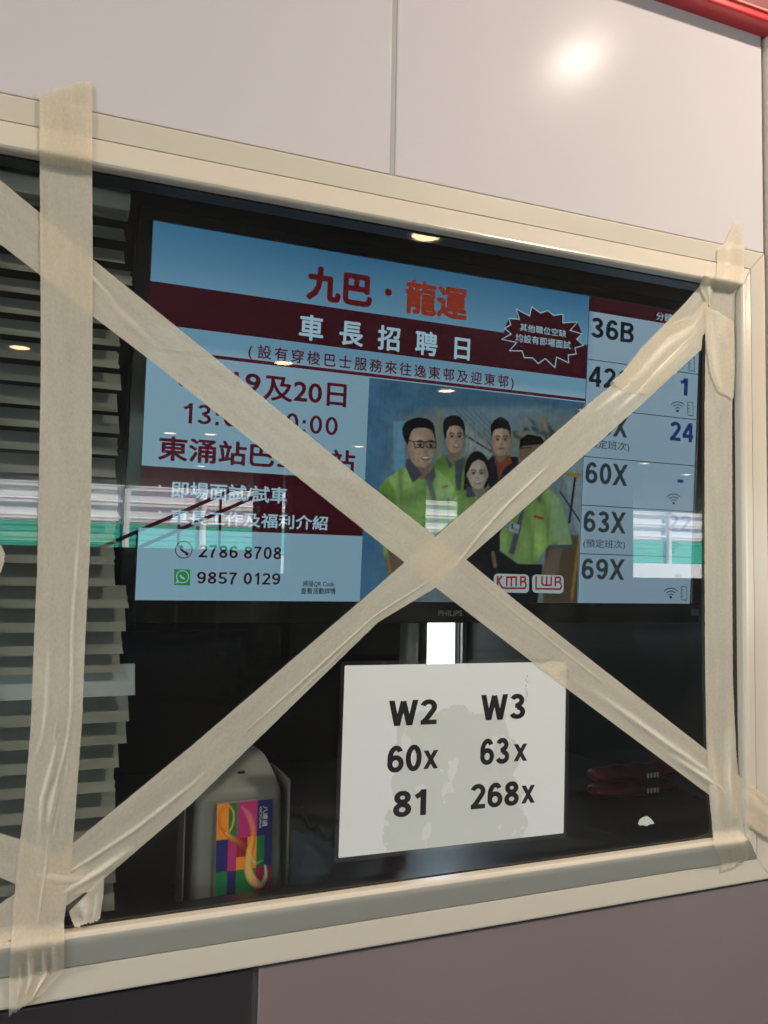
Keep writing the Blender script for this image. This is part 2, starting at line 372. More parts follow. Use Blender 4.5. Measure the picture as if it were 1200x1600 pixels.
# ------------------------------------------------------------------ lettering tools (flat print, built as outlines)
def arc(cx, cy, rx, ry, a0, a1, n=14):
    return [(cx + rx * math.cos(math.radians(a0 + (a1 - a0) * i / n)), cy + ry * math.sin(math.radians(a0 + (a1 - a0) * i / n))) for i in range(n + 1)]
T = .18; h = T / 2
GL = {
 '0': (.58, [arc(.29, .5, .29 - h, .5 - h, 0, 360, 28)]),
 '1': (.44, [[(.30, -.1), (.30, 1.0)], [(.30, .93), (.19, .80), (.05, .72)]]),
 '2': (.58, [arc(.29, .70, .29 - h, .30 - h, 165, -30, 14) + [(.24, .25), (.10, h)], [(.02, h), (.58, h)]]),
 '3': (.58, [arc(.27, .735, .27 - h, .265 - h, 160, -88, 14), arc(.28, .275, .30 - h, .275 - h, 90, -160, 16), [(.2, .525), (.30, .525)]]),
 '4': (.60, [[(.44, -.1), (.44, 1.0)], [(.40, .95), (.07, .33)], [(.01, .29), (.60, .29)]]),
 '5': (.58, [[(.54, 1 - h), (.14, 1 - h), (.10, .50)], arc(.27, .31, .31 - h, .31 - h, 130, -155, 16)]),
 '6': (.58, [arc(.295, .32, .295 - h, .32 - h, 0, 360, 26), arc(.31, .5, .31 - h, .5 - h, 190, 90, 10) + arc(.31, .70, .24 - h, .30 - h, 80, 18, 6)]),
 '7': (.56, [[(.02, 1 - h), (.52, 1 - h)], [(.47, .93), (.32, .62), (.22, .3), (.19, -.1)]]),
 '8': (.58, [arc(.29, .74, .265 - h, .26 - h, 0, 360, 24), arc(.29, .28, .29 - h, .28 - h, 0, 360, 24)]),
 'B': (.64, [[(h, 0), (h, 1)], [(h, 1 - h), (.36, 1 - h)], [(h, .53), (.38, .53)], [(h, h), (.38, h)], arc(.36, .755, .22 - h + .04, .245 - h + .01, 90, -90, 10), arc(.38, .285, .26 - h, .285 - h + .01, 90, -90, 10)]),
 'X': (.66, [[(-.0, -.1), (.66, 1.1)], [(.66, -.1), (.0, 1.1)]]),
 'x': (.56, [[(-.02, -.08), (.58, .74)], [(.58, -.08), (-.02, .74)]]),
 'W': (.96, [[(.055, 1.1), (.27, -.02)], [(.27, -.02), (.47, .96)], [(.47, .96), (.69, -.02)], [(.69, -.02), (.90, 1.1)]]),
 ':': (.24, [[(.12, .02), (.12, .2)], [(.12, .5), (.12, .68)]]),
 '-': (.40, [[(.04, .36), (.36, .36)]]),
 ' ': (.30, []),
 'C': (.62, [arc(.32, .5, .32 - h, .5 - h, 45, 315, 24)]),
}
GL['9'] = (.58, [[(.58 - x, 1 - y) for x, y in pl] for pl in GL['6'][1]])
def stroke(bm, pts, t, fx, y=0):
    n = len(pts); P = [Vector((a, b)) for a, b in pts]; closed = (P[0] - P[-1]).length < 1e-4
    Lv, Rv = [], []
    for i in range(n):
        if closed: a, b = P[(i - 1) % (n - 1)], P[(i + 1) % (n - 1)] if i < n - 1 else P[1]
        else: a, b = P[max(i - 1, 0)], P[min(i + 1, n - 1)]
        d1 = (P[i] - a); d2 = (b - P[i])
        if d1.length < 1e-9: d1 = d2
        if d2.length < 1e-9: d2 = d1
        d1 = d1.normalized(); d2 = d2.normalized(); d = (d1 + d2); d = d1 if d.length < 1e-6 else d.normalized()
        nrm = Vector((-d.y, d.x)); k = t / 2 / max(.5, nrm.dot(Vector((-d1.y, d1.x))))
        Lv.append(P[i] + nrm * k); Rv.append(P[i] - nrm * k)
    vs = [(bm.verts.new(fx(a, y)), bm.verts.new(fx(b, y))) for a, b in zip(Lv, Rv)]
    for A, B in zip(vs, vs[1:]): bm.faces.new((A[0], A[1], B[1], B[0]))
def glyph_text(s, thick=1.0, gap=.10):        # unit-height text mesh in x,y ; returns bmesh and width
    bm = nb(); x = 0; lay = 0
    for ch in s:
        wd, pls = GL[ch]
        for pl in pls:
            g = nb(); stroke(g, pl, T * thick, lambda q, y: Vector((q.x, q.y, 0)))
            ge = lambda: g.verts[:] + g.edges[:] + g.faces[:]
            top = .66 if ch == 'x' else 1.0
            bmesh.ops.bisect_plane(g, geom=ge(), plane_co=(0, top, 0), plane_no=(0, 1, 0), clear_outer=True)
            bmesh.ops.bisect_plane(g, geom=ge(), plane_co=(0, 0, 0), plane_no=(0, -1, 0), clear_outer=True)
            mp = {}
            for v in g.verts: mp[v] = bm.verts.new((v.co.x + x, v.co.y, lay))
            for f in g.faces: bm.faces.new([mp[v] for v in f.verts])
            g.free(); lay = (lay + 1) % 6
        x += wd + (gap if ch != ' ' else 0)
    return bm, x - gap
def font_text(s, bold=.0):                    # Blender's own built-in font, emboldened by stacked shifted copies
    c = bpy.data.curves.new('t', 'FONT'); c.body = s; c.size = 1; c.resolution_u = 3
    o = bpy.data.objects.new('t', c); COL.objects.link(o)
    dg = bpy.context.evaluated_depsgraph_get(); me = bpy.data.meshes.new_from_object(o.evaluated_get(dg))
    bpy.data.objects.remove(o)
    V = np.array([v.co[:] for v in me.vertices]); F = [tuple(p.vertices) for p in me.polygons]
    sh = [(0, 0)] if not bold else [(0, 0)] + [(bold * math.cos(a), bold * math.sin(a)) for a in [k * math.pi / 4 for k in range(8)]]
    bm = nb()
    for k, (dx, dy) in enumerate(sh):
        vs = [bm.verts.new((x + dx, y + dy, k)) for x, y, _ in V]
        for f in F:
            try: bm.faces.new([vs[i] for i in f])
            except ValueError: pass
    bpy.data.meshes.remove(me)
    return bm
def place(bm, name, mat_, parent, xl, xr, zb, zt, y, rot=0, layer=-.000012):
    """fit the text mesh into a box on its carrier plane (local x,z), its layers stacked outward"""
    xs = [v.co.x for v in bm.verts]; ys = [v.co.y for v in bm.verts]
    a0, a1, b0, b1 = min(xs), max(xs), min(ys), max(ys)
    for v in bm.verts:
        s = (v.co.x - a0) / (a1 - a0); t = (v.co.y - b0) / max(1e-6, b1 - b0); k = v.co.z
        if rot == 0: v.co = Vector((xl + (xr - xl) * s, y + layer * k, zb + (zt - zb) * t))
        else: v.co = Vector((xl + (xr - xl) * t, y + layer * k, zt + (zb - zt) * s))     # reads downward
    return obj(name, bm, mat_, parent)
def merge(dst, src):
    mp = {v: dst.verts.new(v.co) for v in src.verts}
    for f in src.faces: dst.faces.new([mp[v] for v in f.verts])
    src.free()
def spread(s, bold, xl, xr, zb, zt, cw=None):
    """characters set at an even pitch, one bmesh in final box units (x, y, layer)"""
    bm = nb(); n = len(s); H = zt - zb; cw = cw or H; pitch = (xr - xl - cw) / (n - 1)
    ref = {}
    for i, ch in enumerate(s):
        g = font_text(ch, bold); o_ = .5 if ch == '(' else 0
        for v in g.verts:
            v.co.x += o_
            # every glyph keeps its place in the em square (ideographs: about -0.12 .. 0.88)
            v.co = Vector((xl + i * pitch + v.co.x * cw, zb + (v.co.y + .10) * H, v.co.z))
        merge(bm, g)
    return bm

# ------------------------------------------------------------------ monitor
MA, MB_, MC = math.radians(-.22), math.radians(2.9), math.radians(.42)
MROT = Matrix.Rotation(MA, 4, 'Z') @ Matrix.Rotation(MB_, 4, 'X') @ Matrix.Rotation(MC, 4, 'Y')
MLOC = Vector((.554, .187, Z(.186)))
MW, MH = .886, .4804
mon = empty('monitor', MLOC, 'large black wall monitor showing a red and blue bus recruitment page beside route times', 'monitor')
mon.matrix_world = Matrix.Translation(MLOC) @ MROT
MI = (Matrix.Translation(MLOC) @ MROT).inverted()
def scr(u, v):                                # photograph pixel -> local (x, z) on the screen plane
    a = MI @ CAM; b = MI.to_3x3() @ Vector(ray(u, v)); k = -a.y / b.y
    return a.x + k * b.x, a.z + k * b.z
bm = nb(); box(bm, (-MW / 2 - .018, .003, -MH / 2 - .030), (MW / 2 + .018, .05, MH / 2 + .016), .004, 2)
obj('casing', bm, M['black'], mon, True)
bm = nb()
for a, b in (((-MW / 2 - .018, -.004, MH / 2), (MW / 2 + .018, .003, MH / 2 + .016)), ((-MW / 2 - .018, -.004, -MH / 2 - .030), (MW / 2 + .018, .003, -MH / 2)),
             ((-MW / 2 - .018, -.004, -MH / 2), (-MW / 2, .003, MH / 2)), ((MW / 2, -.004, -MH / 2), (MW / 2 + .018, .003, MH / 2))): box(bm, a, b, .0012, 1)
obj('bezel', bm, M['bezel'], mon)
bm = nb(); box(bm, (scr(646, 985)[0], .02, -.62), (scr(666, 985)[0], .05, -MH / 2 + .05), .006); obj('stand_column', bm, M['steel'], mon, True)
def glabel(c): return c
# screen ground colours, painted as one fine grid
def vgrid(name, x0, x1, z0, z1, nx, nz, y, colfn, mat_, parent):
    xs = np.linspace(x0, x1, nx); zs = np.linspace(z0, z1, nz); X, Zz = np.meshgrid(xs, zs)
    co = np.stack([X.ravel(), np.full(X.size, y), Zz.ravel()], 1)
    idx = np.arange(nx * nz).reshape(nz, nx)
    F = np.stack([idx[:-1, :-1], idx[:-1, 1:], idx[1:, 1:], idx[1:, :-1]], -1).reshape(-1, 4)
    me = bpy.data.meshes.new(name); me.vertices.add(len(co)); me.vertices.foreach_set('co', co.ravel())
    me.loops.add(F.size); me.loops.foreach_set('vertex_index', F.ravel().astype(np.int32))
    me.polygons.add(len(F)); me.polygons.foreach_set('loop_start', np.arange(0, F.size, 4, dtype=np.int32)); me.polygons.foreach_set('loop_total', np.full(len(F), 4, dtype=np.int32))
    me.update(); me.validate()
    ca = me.color_attributes.new('print', 'FLOAT_COLOR', 'POINT')
    c = colfn(X.ravel(), Zz.ravel()); c = np.concatenate([lin(c), np.ones((len(c), 1))], 1)
    ca.data.foreach_set('color', c.astype(np.float32).ravel())
    return obj(name, me, mat_, parent)
TP = MH / 2
xm = scr(920, 500)[0]                         # boundary between the advert and the route table
xm = (scr(921, 463)[0] + scr(902, 940)[0]) / 2
def col_ground(X, Zz):
    s = (X + MW / 2) / MW; t = (TP - Zz) / MH
    c = np.zeros((len(X), 3))
    c[:] = (128, 162, 182)
    top = t < .32
    k = np.clip(t / .18, 0, 1)[:, None]
    cl = (.5 + .5 * np.sin(s * 9 + 1) * np.cos(t * 17 + s * 5))[:, None]
    c = np.where(top[:, None], np.array((46, 98, 134)) * (1 - k) + np.array((104, 146, 172)) * k + cl * 10 * (1 - k), c)
    c = c * (1 - .05 * np.sin(s * 4)[:, None] ** 2)
    tb = X > xm
    g = np.array((122, 146, 164)) + 14 * (1 - t)[:, None]
    c = np.where(tb[:, None], g, c)
    return c
screen = vgrid('screen', -MW / 2, MW / 2, -MH / 2, MH / 2, 60, 40, 0, col_ground, vcol_mat('screen_picture', True), mon)
def quad(name, pts, m, y, parent=screen):
    bm = nb(); bm.faces.new([bm.verts.new((a, y, b)) for a, b in pts]); return obj(name, bm, m, parent)
def band(name, u0, v0, u1, v1, th, m, y=-.0004):
    """level bar on the screen given its top left and right ends in the photograph and its height at the left"""
    x0, z0 = scr(u0, v0); x1, z1 = scr(u1, v1); zz = (z0 + z1) / 2; _, zb = scr(u0, v0 + th); zb = zz - (z0 - zb)
    return quad(name, [(x0, zb), (x1, zb), (x1, zz), (x0, zz)], m, y)
G = {'maroon': glow('screen_maroon', (52, 10, 22)), 'maroon2': glow('screen_dark_red', (76, 14, 30)), 'red': glow('screen_red', (84, 16, 22)), 'orange': glow('screen_orange', (132, 46, 30)),
     'pale': glow('screen_pale', (150, 182, 200)), 'navy': glow('screen_navy', (22, 44, 104)), 'ink': glow('screen_ink', (16, 26, 34)), 'grey': glow('screen_grey', (44, 54, 58)),
     'green': glow('screen_green', (46, 128, 72)), 'logored': glow('logo_red', (136, 26, 30)), 'white': glow('screen_white', (150, 168, 172)), 'faint': glow('screen_faint', (96, 116, 132))}
xl_ = -MW / 2; 
def bar(name, t_u, t_v, b_u, b_v, x0, x1, m, y=-.0004):
    zt = scr(t_u, t_v)[1]; zb = scr(b_u, b_v)[1]; return quad(name, [(x0, zb), (x1, zb), (x1, zt), (x0, zt)], m, y)
xp0 = (scr(577, 592)[0] + scr(562, 937)[0]) / 2
bar('header_band', 577, 489, 577, 549, xl_, xm, G['maroon'])
bar('rule_line', 600, 586, 600, 591, xl_, xm, G['maroon2'])
bar('lower_band', 340, 735, 340, 829, xl_, xp0, G['maroon'])
def txt(s, u0, vt, vb, u1, m, bold=.02, own=False, sp=False, y=-.0009, thick=1.0, gap=.1, name='lettering'):
    xa, za = scr(u0, vt); _, zb = scr(u0, vb); xb = scr(u1, (vt + vb) / 2 + (u1 - u0) * .12)[0]
    if sp:
        bm = spread(s, bold, xa, xb, zb, za, (za - zb) * 1.0)
        for v in bm.verts: v.co = Vector((v.co.x, y - .000012 * v.co.z, v.co.y))
        return obj(name, bm, m, screen)
    bm = glyph_text(s, thick, gap)[0] if own else font_text(s, bold)
    return place(bm, name, m, screen, xa, xb, zb, za, y)
txt('九巴', 480, 413, 468, 582, G['red'], .045)
txt('·', 601, 450, 462, 612, G['red'], .05)
txt('龍運', 634, 435, 489, 730, G['orange'], .035)
txt('車長招聘日', 467, 488, 530, 739, G['pale'], .024, sp=True)
txt('(設有穿梭巴士服務來往逸東邨及迎東邨)', 376, 534, 557, 815, G['maroon2'], .016, sp=True)
txt('9月19', 275, 566, 606, 407, G['maroon2'], .02)
txt('及20日', 413, 586, 625, 541, G['maroon2'], .02)
txt('13:00-20:00', 287, 629, 661, 527, G['maroon2'], own=True, thick=.75)
txt('東涌站巴士總站', 248, 680, 719, 554, G['maroon2'], .026)
txt('即場面試/試車', 268, 751, 778, 448, G['pale'], .018)
txt('車長工作及福利介紹', 267, 795, 819, 511, G['pale'], .018)
txt('·', 247, 757, 762, 252, G['pale'], .05); txt('·', 247, 797, 802, 252, G['pale'], .05)
txt('2786 8708', 311, 851, 871, 439, G['maroon'], own=True, thick=.85)
txt('9857 0129', 308, 893, 912, 437, G['maroon'], own=True, thick=.85)
txt('掃描QR Code', 473, 907, 917, 522, G['ink'], .012)
txt('查看活動詳情', 470, 918, 928, 524, G['ink'], .016)
def shape(name, polys, m, y=-.0008):
    bm = nb()
    for k, pl in enumerate(polys):
        vs = [bm.verts.new((scr(u, v)[0], y - .00001 * k, scr(u, v)[1])) for u, v in pl]; bm.faces.new(vs)
    bmesh.ops.triangulate(bm, faces=bm.faces)
    return obj(name, bm, m, screen)
def strk(name, lines, t, m, y=-.0010):        # pixel-space strokes on the screen plane
    bm = nb()
    for k, pl in enumerate(lines):
        P = [scr(*q) for q in pl]; stroke(bm, P, t, lambda q, yy: Vector((q.x, yy, q.y)), y - .00001 * k)
    return obj(name, bm, m, screen)
def circ(cx, cy, r, a0=0, a1=360, n=24, ry=None): return [(cx + r * math.cos(math.radians(a0 + (a1 - a0) * i / n)), cy + (ry or r) * math.sin(math.radians(a0 + (a1 - a0) * i / n))) for i in range(n + 1)]
PX = .00077                                   # about one photograph pixel on the screen plane
strk('phone_icon', [circ(287, 859, 13)], PX * 1.6, G['maroon2'])
strk('phone_icon', [circ(294, 851, 13, 165, 100, 8)], PX * 3.4, G['maroon2'])
strk('phone_icon', [[(282, 852), (284, 857)], [(290, 864), (294, 867)]], PX * 5, G['maroon2'], -.0012)
shape('chat_icon', [[(272, 889), (297, 890), (297, 915), (272, 914)]], G['green'])
strk('chat_icon', [circ(285, 901, 9.5), [(277, 907), (275, 911), (280, 909)]], PX * 1.5, G['pale'])
strk('chat_icon', [circ(290, 895.5, 9, 160, 100, 8)], PX * 3, G['pale'], -.0012)
# star burst
def star(cx, cy, ro, ri, rx, n=16):
    out = []
    for i in range(n * 2):
        a = math.pi * i / n + .12; r = (ro if i % 2 == 0 else ri) * (1 + .07 * math.sin(i * 2.3))
        out.append((cx + r * rx * math.cos(a), cy + r * math.sin(a) + .13 * r * rx * math.cos(a)))
    return out
so = star(848, 526, 45, 35, 1.42)
shape('starburst', [so], G['maroon']); strk('starburst_outline', [so + [so[0]]], PX * 2.0, G['pale'])
txt('其他職位空缺', 812, 505, 517, 884, G['pale'], .008, y=-.0013)
txt('均設有即場面試', 805, 521, 534, 891, G['pale'], .008, y=-.0013)
# the route table
bar('table_header', 921, 463, 921, 486, xm, MW / 2, G['maroon'])
txt('分鐘', 1025, 487, 500, 1050, G['pale'], .008)
for u, v in ((917, 561), (990, 645), (911, 713), (908, 789), (904, 865)):
    z = scr(u, v)[1]; quad('rule_line', [(xm, z - .0006), (MW / 2, z - .0006), (MW / 2, z + .0006), (xm, z + .0006)], G['ink'], -.0006)
quad('divider', [(xm - .0006, -MH / 2), (xm + .0006, -MH / 2), (xm + .0006, MH / 2), (xm - .0006, MH / 2)], G['ink'], -.0007)
for s, a in (('36B', (924, 495, 527, 990)), ('42C', (920, 571, 603, 982)), ('58X', (917, 645, 678, 980)), ('60X', (915, 721, 755, 980)), ('63X', (912, 797, 831, 977)), ('69X', (909, 872, 905, 975))):
    txt(s, *a, G['ink' if a[1] < 640 else 'grey'], own=True, thick=.95)
txt('(預定班次)', 914, 685, 701, 983, G['grey'], .006); txt('(預定班次)', 911, 842, 857, 976, G['grey'], .006)
txt('1', 1062, 590, 617, 1074, G['navy'], own=True); txt('24', 1047, 658, 688, 1083, G['navy'], own=True); txt('22', 1044, 803, 829, 1078, G['navy'], own=True)
txt('-', 1058, 749, 754, 1067, G['navy'], own=True); txt('-', 1054, 897, 902, 1064, G['navy'], own=True)
for cx, cy, c in ((1058, 636, 'ink'), (1052, 780, 'ink'), (1051, 856, 'grey'), (1047.5, 927, 'ink')):
    strk('signal_icon', [circ(cx, cy + 6, r, 222, 318, 10) for r in (5, 9.5, 14)], PX * 1.9, G[c]); shape('signal_icon', [circ(cx, cy + 6, 2)[:-1]], G[c])
for cx, cy in ((1080, 569), (1078, 639), (1068, 927)):
    w2, h2 = 4.2, 10.5
    strk('ruler_icon', [[(cx - w2, cy - h2 - .5), (cx + w2, cy - h2 + .5), (cx + w2, cy + h2 + .5), (cx - w2, cy + h2 - .5), (cx - w2, cy - h2 - .5)]] + [[(cx - w2, cy - h2 + k * 5), (cx - w2 + 3.4, cy - h2 + k * 5)] for k in range(1, 4)], PX * 1.4, G[ 'ink'])
# maker's name under the screen, status light
xa, za = scr(683, 953); xb, zb = scr(720, 963)
place(font_text('PHILIPS', .02), 'brand_lettering', mat('brand_grey', (.16, .16, .16), .4), mon, xa, xb, zb + .001, za, -.0043)
xa, za = scr(1083, 952); bm = nb(); box(bm, (xa - .008, -.0075, za - .010), (xa + .006, -.0041, za + .002), .001); obj('sensor_window', bm, mat('sensor_plastic', (.06, .12, .13), .25), mon)

# ---- the group photograph in the advert, painted on a fine grid
def photo_cols(X, Zz):
    # back into photograph pixels, then the crop's own pixels
    P = np.stack([X, np.zeros_like(X), Zz], 1); R = np.array(MROT.to_3x3()); W_ = P @ R.T + np.array(MLOC) - np.array(CAM)
    C_ = W_ @ RC.T; u = FPX * C_[:, 0] / C_[:, 2] + 600; v = FPX * C_[:, 1] / C_[:, 2] + 800
    U = (u - 560) / .3; V = (v - 600) / .3
    c = np.zeros((len(U), 3))
    def vn(sx, sy, sd):                       # smooth value noise for folds and mottling
        r = np.random.RandomState(sd).rand(64, 64); x = (U * sx) % 63; y = (V * sy) % 63; i = x.astype(int); j = y.astype(int); fx = x - i; fy = y - j
        fx = fx * fx * (3 - 2 * fx); fy = fy * fy * (3 - 2 * fy)
        return (r[j, i] * (1 - fx) + r[j, i + 1] * fx) * (1 - fy) + (r[j + 1, i] * (1 - fx) + r[j + 1, i + 1] * fx) * fy
    fold = np.abs(vn(.016, .006, 1) - .5) * 2; fine = vn(.09, .07, 2)
    def mix(m, col):
        nonlocal c
        if isinstance(col, str):              # cloth: colour broken by soft folds
            b_ = np.array({'G': (118, 154, 86), 'g': (92, 128, 58)}[col], float); k_ = (.74 + .34 * fold + .08 * fine)[:, None]
            m = np.clip(m, 0, 1)[:, None]; c = c * (1 - m) + b_ * k_ * m; return
        m = np.clip(m, 0, 1)[:, None]; c = c * (1 - m) + np.asarray(col, float) * m
    def ell(cx, cy, rx, ry, rot=0, s=4):
        a = math.radians(rot); dx = U - cx; dy = V - cy; x = dx * math.cos(a) + dy * math.sin(a); y = -dx * math.sin(a) + dy * math.cos(a)
        d = (np.sqrt((x / rx) ** 2 + (y / ry) ** 2) - 1) * min(rx, ry); return np.clip(.5 - d / s, 0, 1)
    def poly(pts, s=4):
        n = len(pts); ins = np.zeros(len(U), bool); dm = np.full(len(U), 1e9)
        for i in range(n):
            x0, y0 = pts[i]; x1, y1 = pts[(i + 1) % n]
            cnd = ((y0 > V) != (y1 > V)) & (U < (x1 - x0) * (V - y0) / ((y1 - y0) or 1e-9) + x0); ins ^= cnd
            L2 = (x1 - x0) ** 2 + (y1 - y0) ** 2; t = np.clip(((U - x0) * (x1 - x0) + (V - y0) * (y1 - y0)) / (L2 or 1), 0, 1)
            dm = np.minimum(dm, np.hypot(U - x0 - t * (x1 - x0), V - y0 - t * (y1 - y0)))
        return np.clip(.5 + np.where(ins, dm, -dm) / s, 0, 1)
    def seg(pts, w, s=3):
        dm = np.full(len(U), 1e9)
        for (x0, y0), (x1, y1) in zip(pts, pts[1:]):
            L2 = (x1 - x0) ** 2 + (y1 - y0) ** 2; t = np.clip(((U - x0) * (x1 - x0) + (V - y0) * (y1 - y0)) / (L2 or 1), 0, 1)
            dm = np.minimum(dm, np.hypot(U - x0 - t * (x1 - x0), V - y0 - t * (y1 - y0)))
        return np.clip(.5 + (w / 2 - dm) / s, 0, 1)
    k = np.clip((U - 60) / 300, 0, 1)[:, None]; kv = np.clip((V - 80) / 400, 0, 1)[:, None]
    c = np.array((60, 104, 136)) * (1 - k) + (np.array((58, 96, 122)) * (1 - kv) + np.array((96, 108, 110)) * kv) * k
    c = c + (np.sin(U / 37) * np.cos(V / 53))[:, None] * 5
    # bus interior
    mix(poly([(180, 210), (300, 150), (560, 130), (900, 120), (1180, 160), (1180, 1140), (180, 1140)], 60), (96, 114, 120))
    mix(poly([(180, 200), (240, 190), (240, 480), (185, 480)], 10), (88, 134, 158))
    mix(poly([(400, 130), (1000, 120), (760, 260), (560, 240)], 30), (96, 120, 132))
    for x in range(5): mix(seg([(500 + x * 30, 130), (700 + x * 26, 330)], 3), (60, 74, 84))
    mix(poly([(560, 220), (690, 330), (690, 380), (560, 350)], 8), (112, 136, 144))
    mix(seg([(560, 270), (690, 350)], 10), (84, 56, 46))
    for pts, w_ in (([(414, 130), (418, 400)], 14), ([(570, 180), (572, 370)], 9), ([(606, 220), (608, 350)], 8), ([(640, 240), (680, 360)], 7), ([(795, 250), (790, 430)], 12), ([(962, 180), (972, 330)], 20), ([(800, 310), (850, 310)], 8), ([(970, 250), (1040, 240)], 20)):
        mix(seg(pts, w_), (118, 116, 82))
    for q in range(26):
        r_ = random.Random(q); mix(ell(r_.uniform(790, 1150), r_.uniform(180, 300), r_.uniform(8, 40), r_.uniform(5, 22), r_.uniform(0, 90), 10), r_.choice([(48, 56, 62), (96, 108, 112), (60, 72, 80), (118, 110, 92)]))
    mix(poly([(1050, 380), (1180, 330), (1180, 800), (1130, 760)], 12), (116, 134, 142))
    mix(seg([(1130, 470), (1098, 720)], 12), (30, 40, 48)); mix(seg([(1050, 560), (1170, 740)], 8), (30, 42, 50)); mix(seg([(1090, 470), (1180, 480)], 22), (130, 118, 60))
    mix(poly([(980, 760), (1180, 800), (1180, 1140), (960, 1140)], 12), (70, 60, 48))
    mix(seg([(1150, 800), (1110, 1120)], 16), (122, 96, 36)); mix(seg([(150, 880), (165, 990)], 16), (130, 104, 34))
    mix(poly([(560, 760), (740, 760), (720, 1140), (520, 1140)], 10), (16, 18, 22))
    SK = (148, 128, 110); SKD = (98, 82, 70); HR = (12, 13, 17); GRN = 'G'; GRD = 'g'; GRY = (58, 66, 76)
    def face(cx, cy, rx, ry, yaw=0, smile=1.0, skin=SK):
        skd = tuple(x * .74 for x in skin)
        mix(poly([(cx - rx * .52, cy + ry * .4), (cx + rx * .6, cy + ry * .4), (cx + rx * .75, cy + ry * 1.55), (cx - rx * .6, cy + ry * 1.5)], 8), skd)
        mix(ell(cx, cy + ry * .2, rx * 1.02, ry * .9, 0, 30) * .25, (30, 34, 38))
        mix(ell(cx - rx * .98, cy + ry * .08, rx * .14, ry * .2), skd); mix(ell(cx + rx * .98, cy + ry * .08, rx * .12, ry * .2), skd)
        mix(ell(cx, cy, rx, ry * .95), skin); mix(ell(cx, cy + ry * .42, rx * .80, ry * .58), skin)
        mix(ell(cx + rx * .95, cy + ry * .1, rx * .5, ry * .95, 0, rx * .9) * ell(cx, cy, rx, ry) * .8, skd); mix(ell(cx - rx * 1.0, cy + ry * .3, rx * .3, ry * .7, 0, rx * .5) * ell(cx, cy, rx, ry) * .5, skd)
        mix(ell(cx, cy + ry * 1.04, rx * .6, ry * .10, 0, 12) * .6, skd)
        mix(ell(cx - rx * .25, cy - ry * .3, rx * .5, ry * .25, 0, rx * .6) * .5, tuple(min(255, x * 1.22) for x in skin))
        e = rx * .40
        for sgn in (-1, 1):
            ex = cx + yaw * rx * .9 + sgn * e; ey = cy - ry * .02; mix(ell(ex, ey - ry * .04, rx * .30, ry * .13, 0, rx * .2) * .5, skd)
            mix(seg([(ex - rx * .22, ey - ry * .17), (ex, ey - ry * .22), (ex + rx * .22, ey - ry * .17)], ry * .06, 2), (34, 26, 22))
            mix(ell(ex, ey, rx * .17, ry * .055, 0, 2), (112, 112, 108)); mix(ell(ex, ey, rx * .09, ry * .07, 0, 2), (20, 16, 16)); mix(seg([(ex - rx * .19, ey - ry * .03), (ex + rx * .19, ey - ry * .04)], ry * .035, 2), (30, 22, 20))
            mix(ell(ex, ey + ry * .35, rx * .22, ry * .14, 0, rx * .3) * .35, tuple(min(255, x * 1.2) for x in skin))
        nx = cx + yaw * rx
        mix(seg([(nx + rx * .1, cy), (nx + rx * .15, cy + ry * .26)], rx * .08, 5) * .6, skd); mix(ell(nx, cy + ry * .30, rx * .18, ry * .06, 0, 4) * .8, skd)
        my = cy + ry * .55
        mix(ell(nx, my, rx * .34, ry * (.05 + .05 * min(1, smile)), 0, 3), (92, 62, 56)); mix(seg([(nx - rx * .5, my - ry * .12), (nx - rx * .36, my - ry * .34)], rx * .07, 6) * .45, skd); mix(seg([(nx + rx * .46, my - ry * .12), (nx + rx * .36, my - ry * .34)], rx * .07, 6) * .45, skd); mix(ell(nx, my - ry * .015, rx * .28 * smile, ry * .05 * smile, 0, 2), (172, 172, 164))
        mix(seg([(nx - rx * .2, my + ry * .16), (nx + rx * .2, my + ry * .16)], ry * .04, 5) * .5, skd)
    # man behind, second from left
    mix(poly([(385, 420), (440, 370), (560, 380), (560, 560), (470, 600), (390, 520)]), GRD)
    face(500, 275, 50, 86, .14); mix(poly([(450, 285), (442, 250), (440, 205), (450, 182), (470, 168), (500, 162), (530, 172), (547, 195), (554, 225), (552, 280), (545, 240), (530, 222), (500, 214), (474, 222), (460, 246), (456, 285)], 5), HR)
    mix(poly([(450, 372), (490, 420), (475, 445)], 3), GRY); mix(poly([(500, 400), (552, 385), (530, 552), (508, 556)], 3), GRY)
    # man with dark shirt
    mix(poly([(672, 400), (700, 372), (830, 380), (840, 440), (700, 560), (672, 520)]), (26, 28, 34))
    face(742, 290, 50, 84, .05, .1); mix(poly([(694, 285), (688, 240), (690, 212), (706, 190), (726, 177), (742, 172), (762, 180), (782, 200), (793, 232), (790, 285), (784, 245), (768, 234), (742, 230), (712, 236), (700, 250)], 5), HR)
    mix(poly([(700, 372), (735, 410), (790, 365), (800, 410), (758, 440), (730, 510), (720, 420)], 3), (110, 56, 42))
    # man half behind the tape
    mix(ell(895, 350, 62, 84), (100, 84, 72)); mix(poly([(838, 340), (840, 290), (880, 262), (950, 275), (975, 310), (900, 318), (855, 322)]), HR); mix(seg([(850, 335), (900, 330)], 5), (40, 26, 22))
    # man with glasses, front left
    mix(poly([(108, 545), (150, 490), (250, 425), (330, 480), (405, 440), (470, 500), (500, 540), (480, 620), (470, 800), (360, 900), (130, 900)]), GRN)
    mix(poly([(108, 545), (150, 490), (190, 560), (200, 660), (130, 640)], 14), GRD); mix(seg([(215, 620), (300, 640), (340, 700)], 5, 8) * .5, GRD); mix(seg([(440, 520), (450, 620), (440, 760)], 10, 14) * .6, GRD)
    face(328, 322, 72, 114, .32, 1.0)
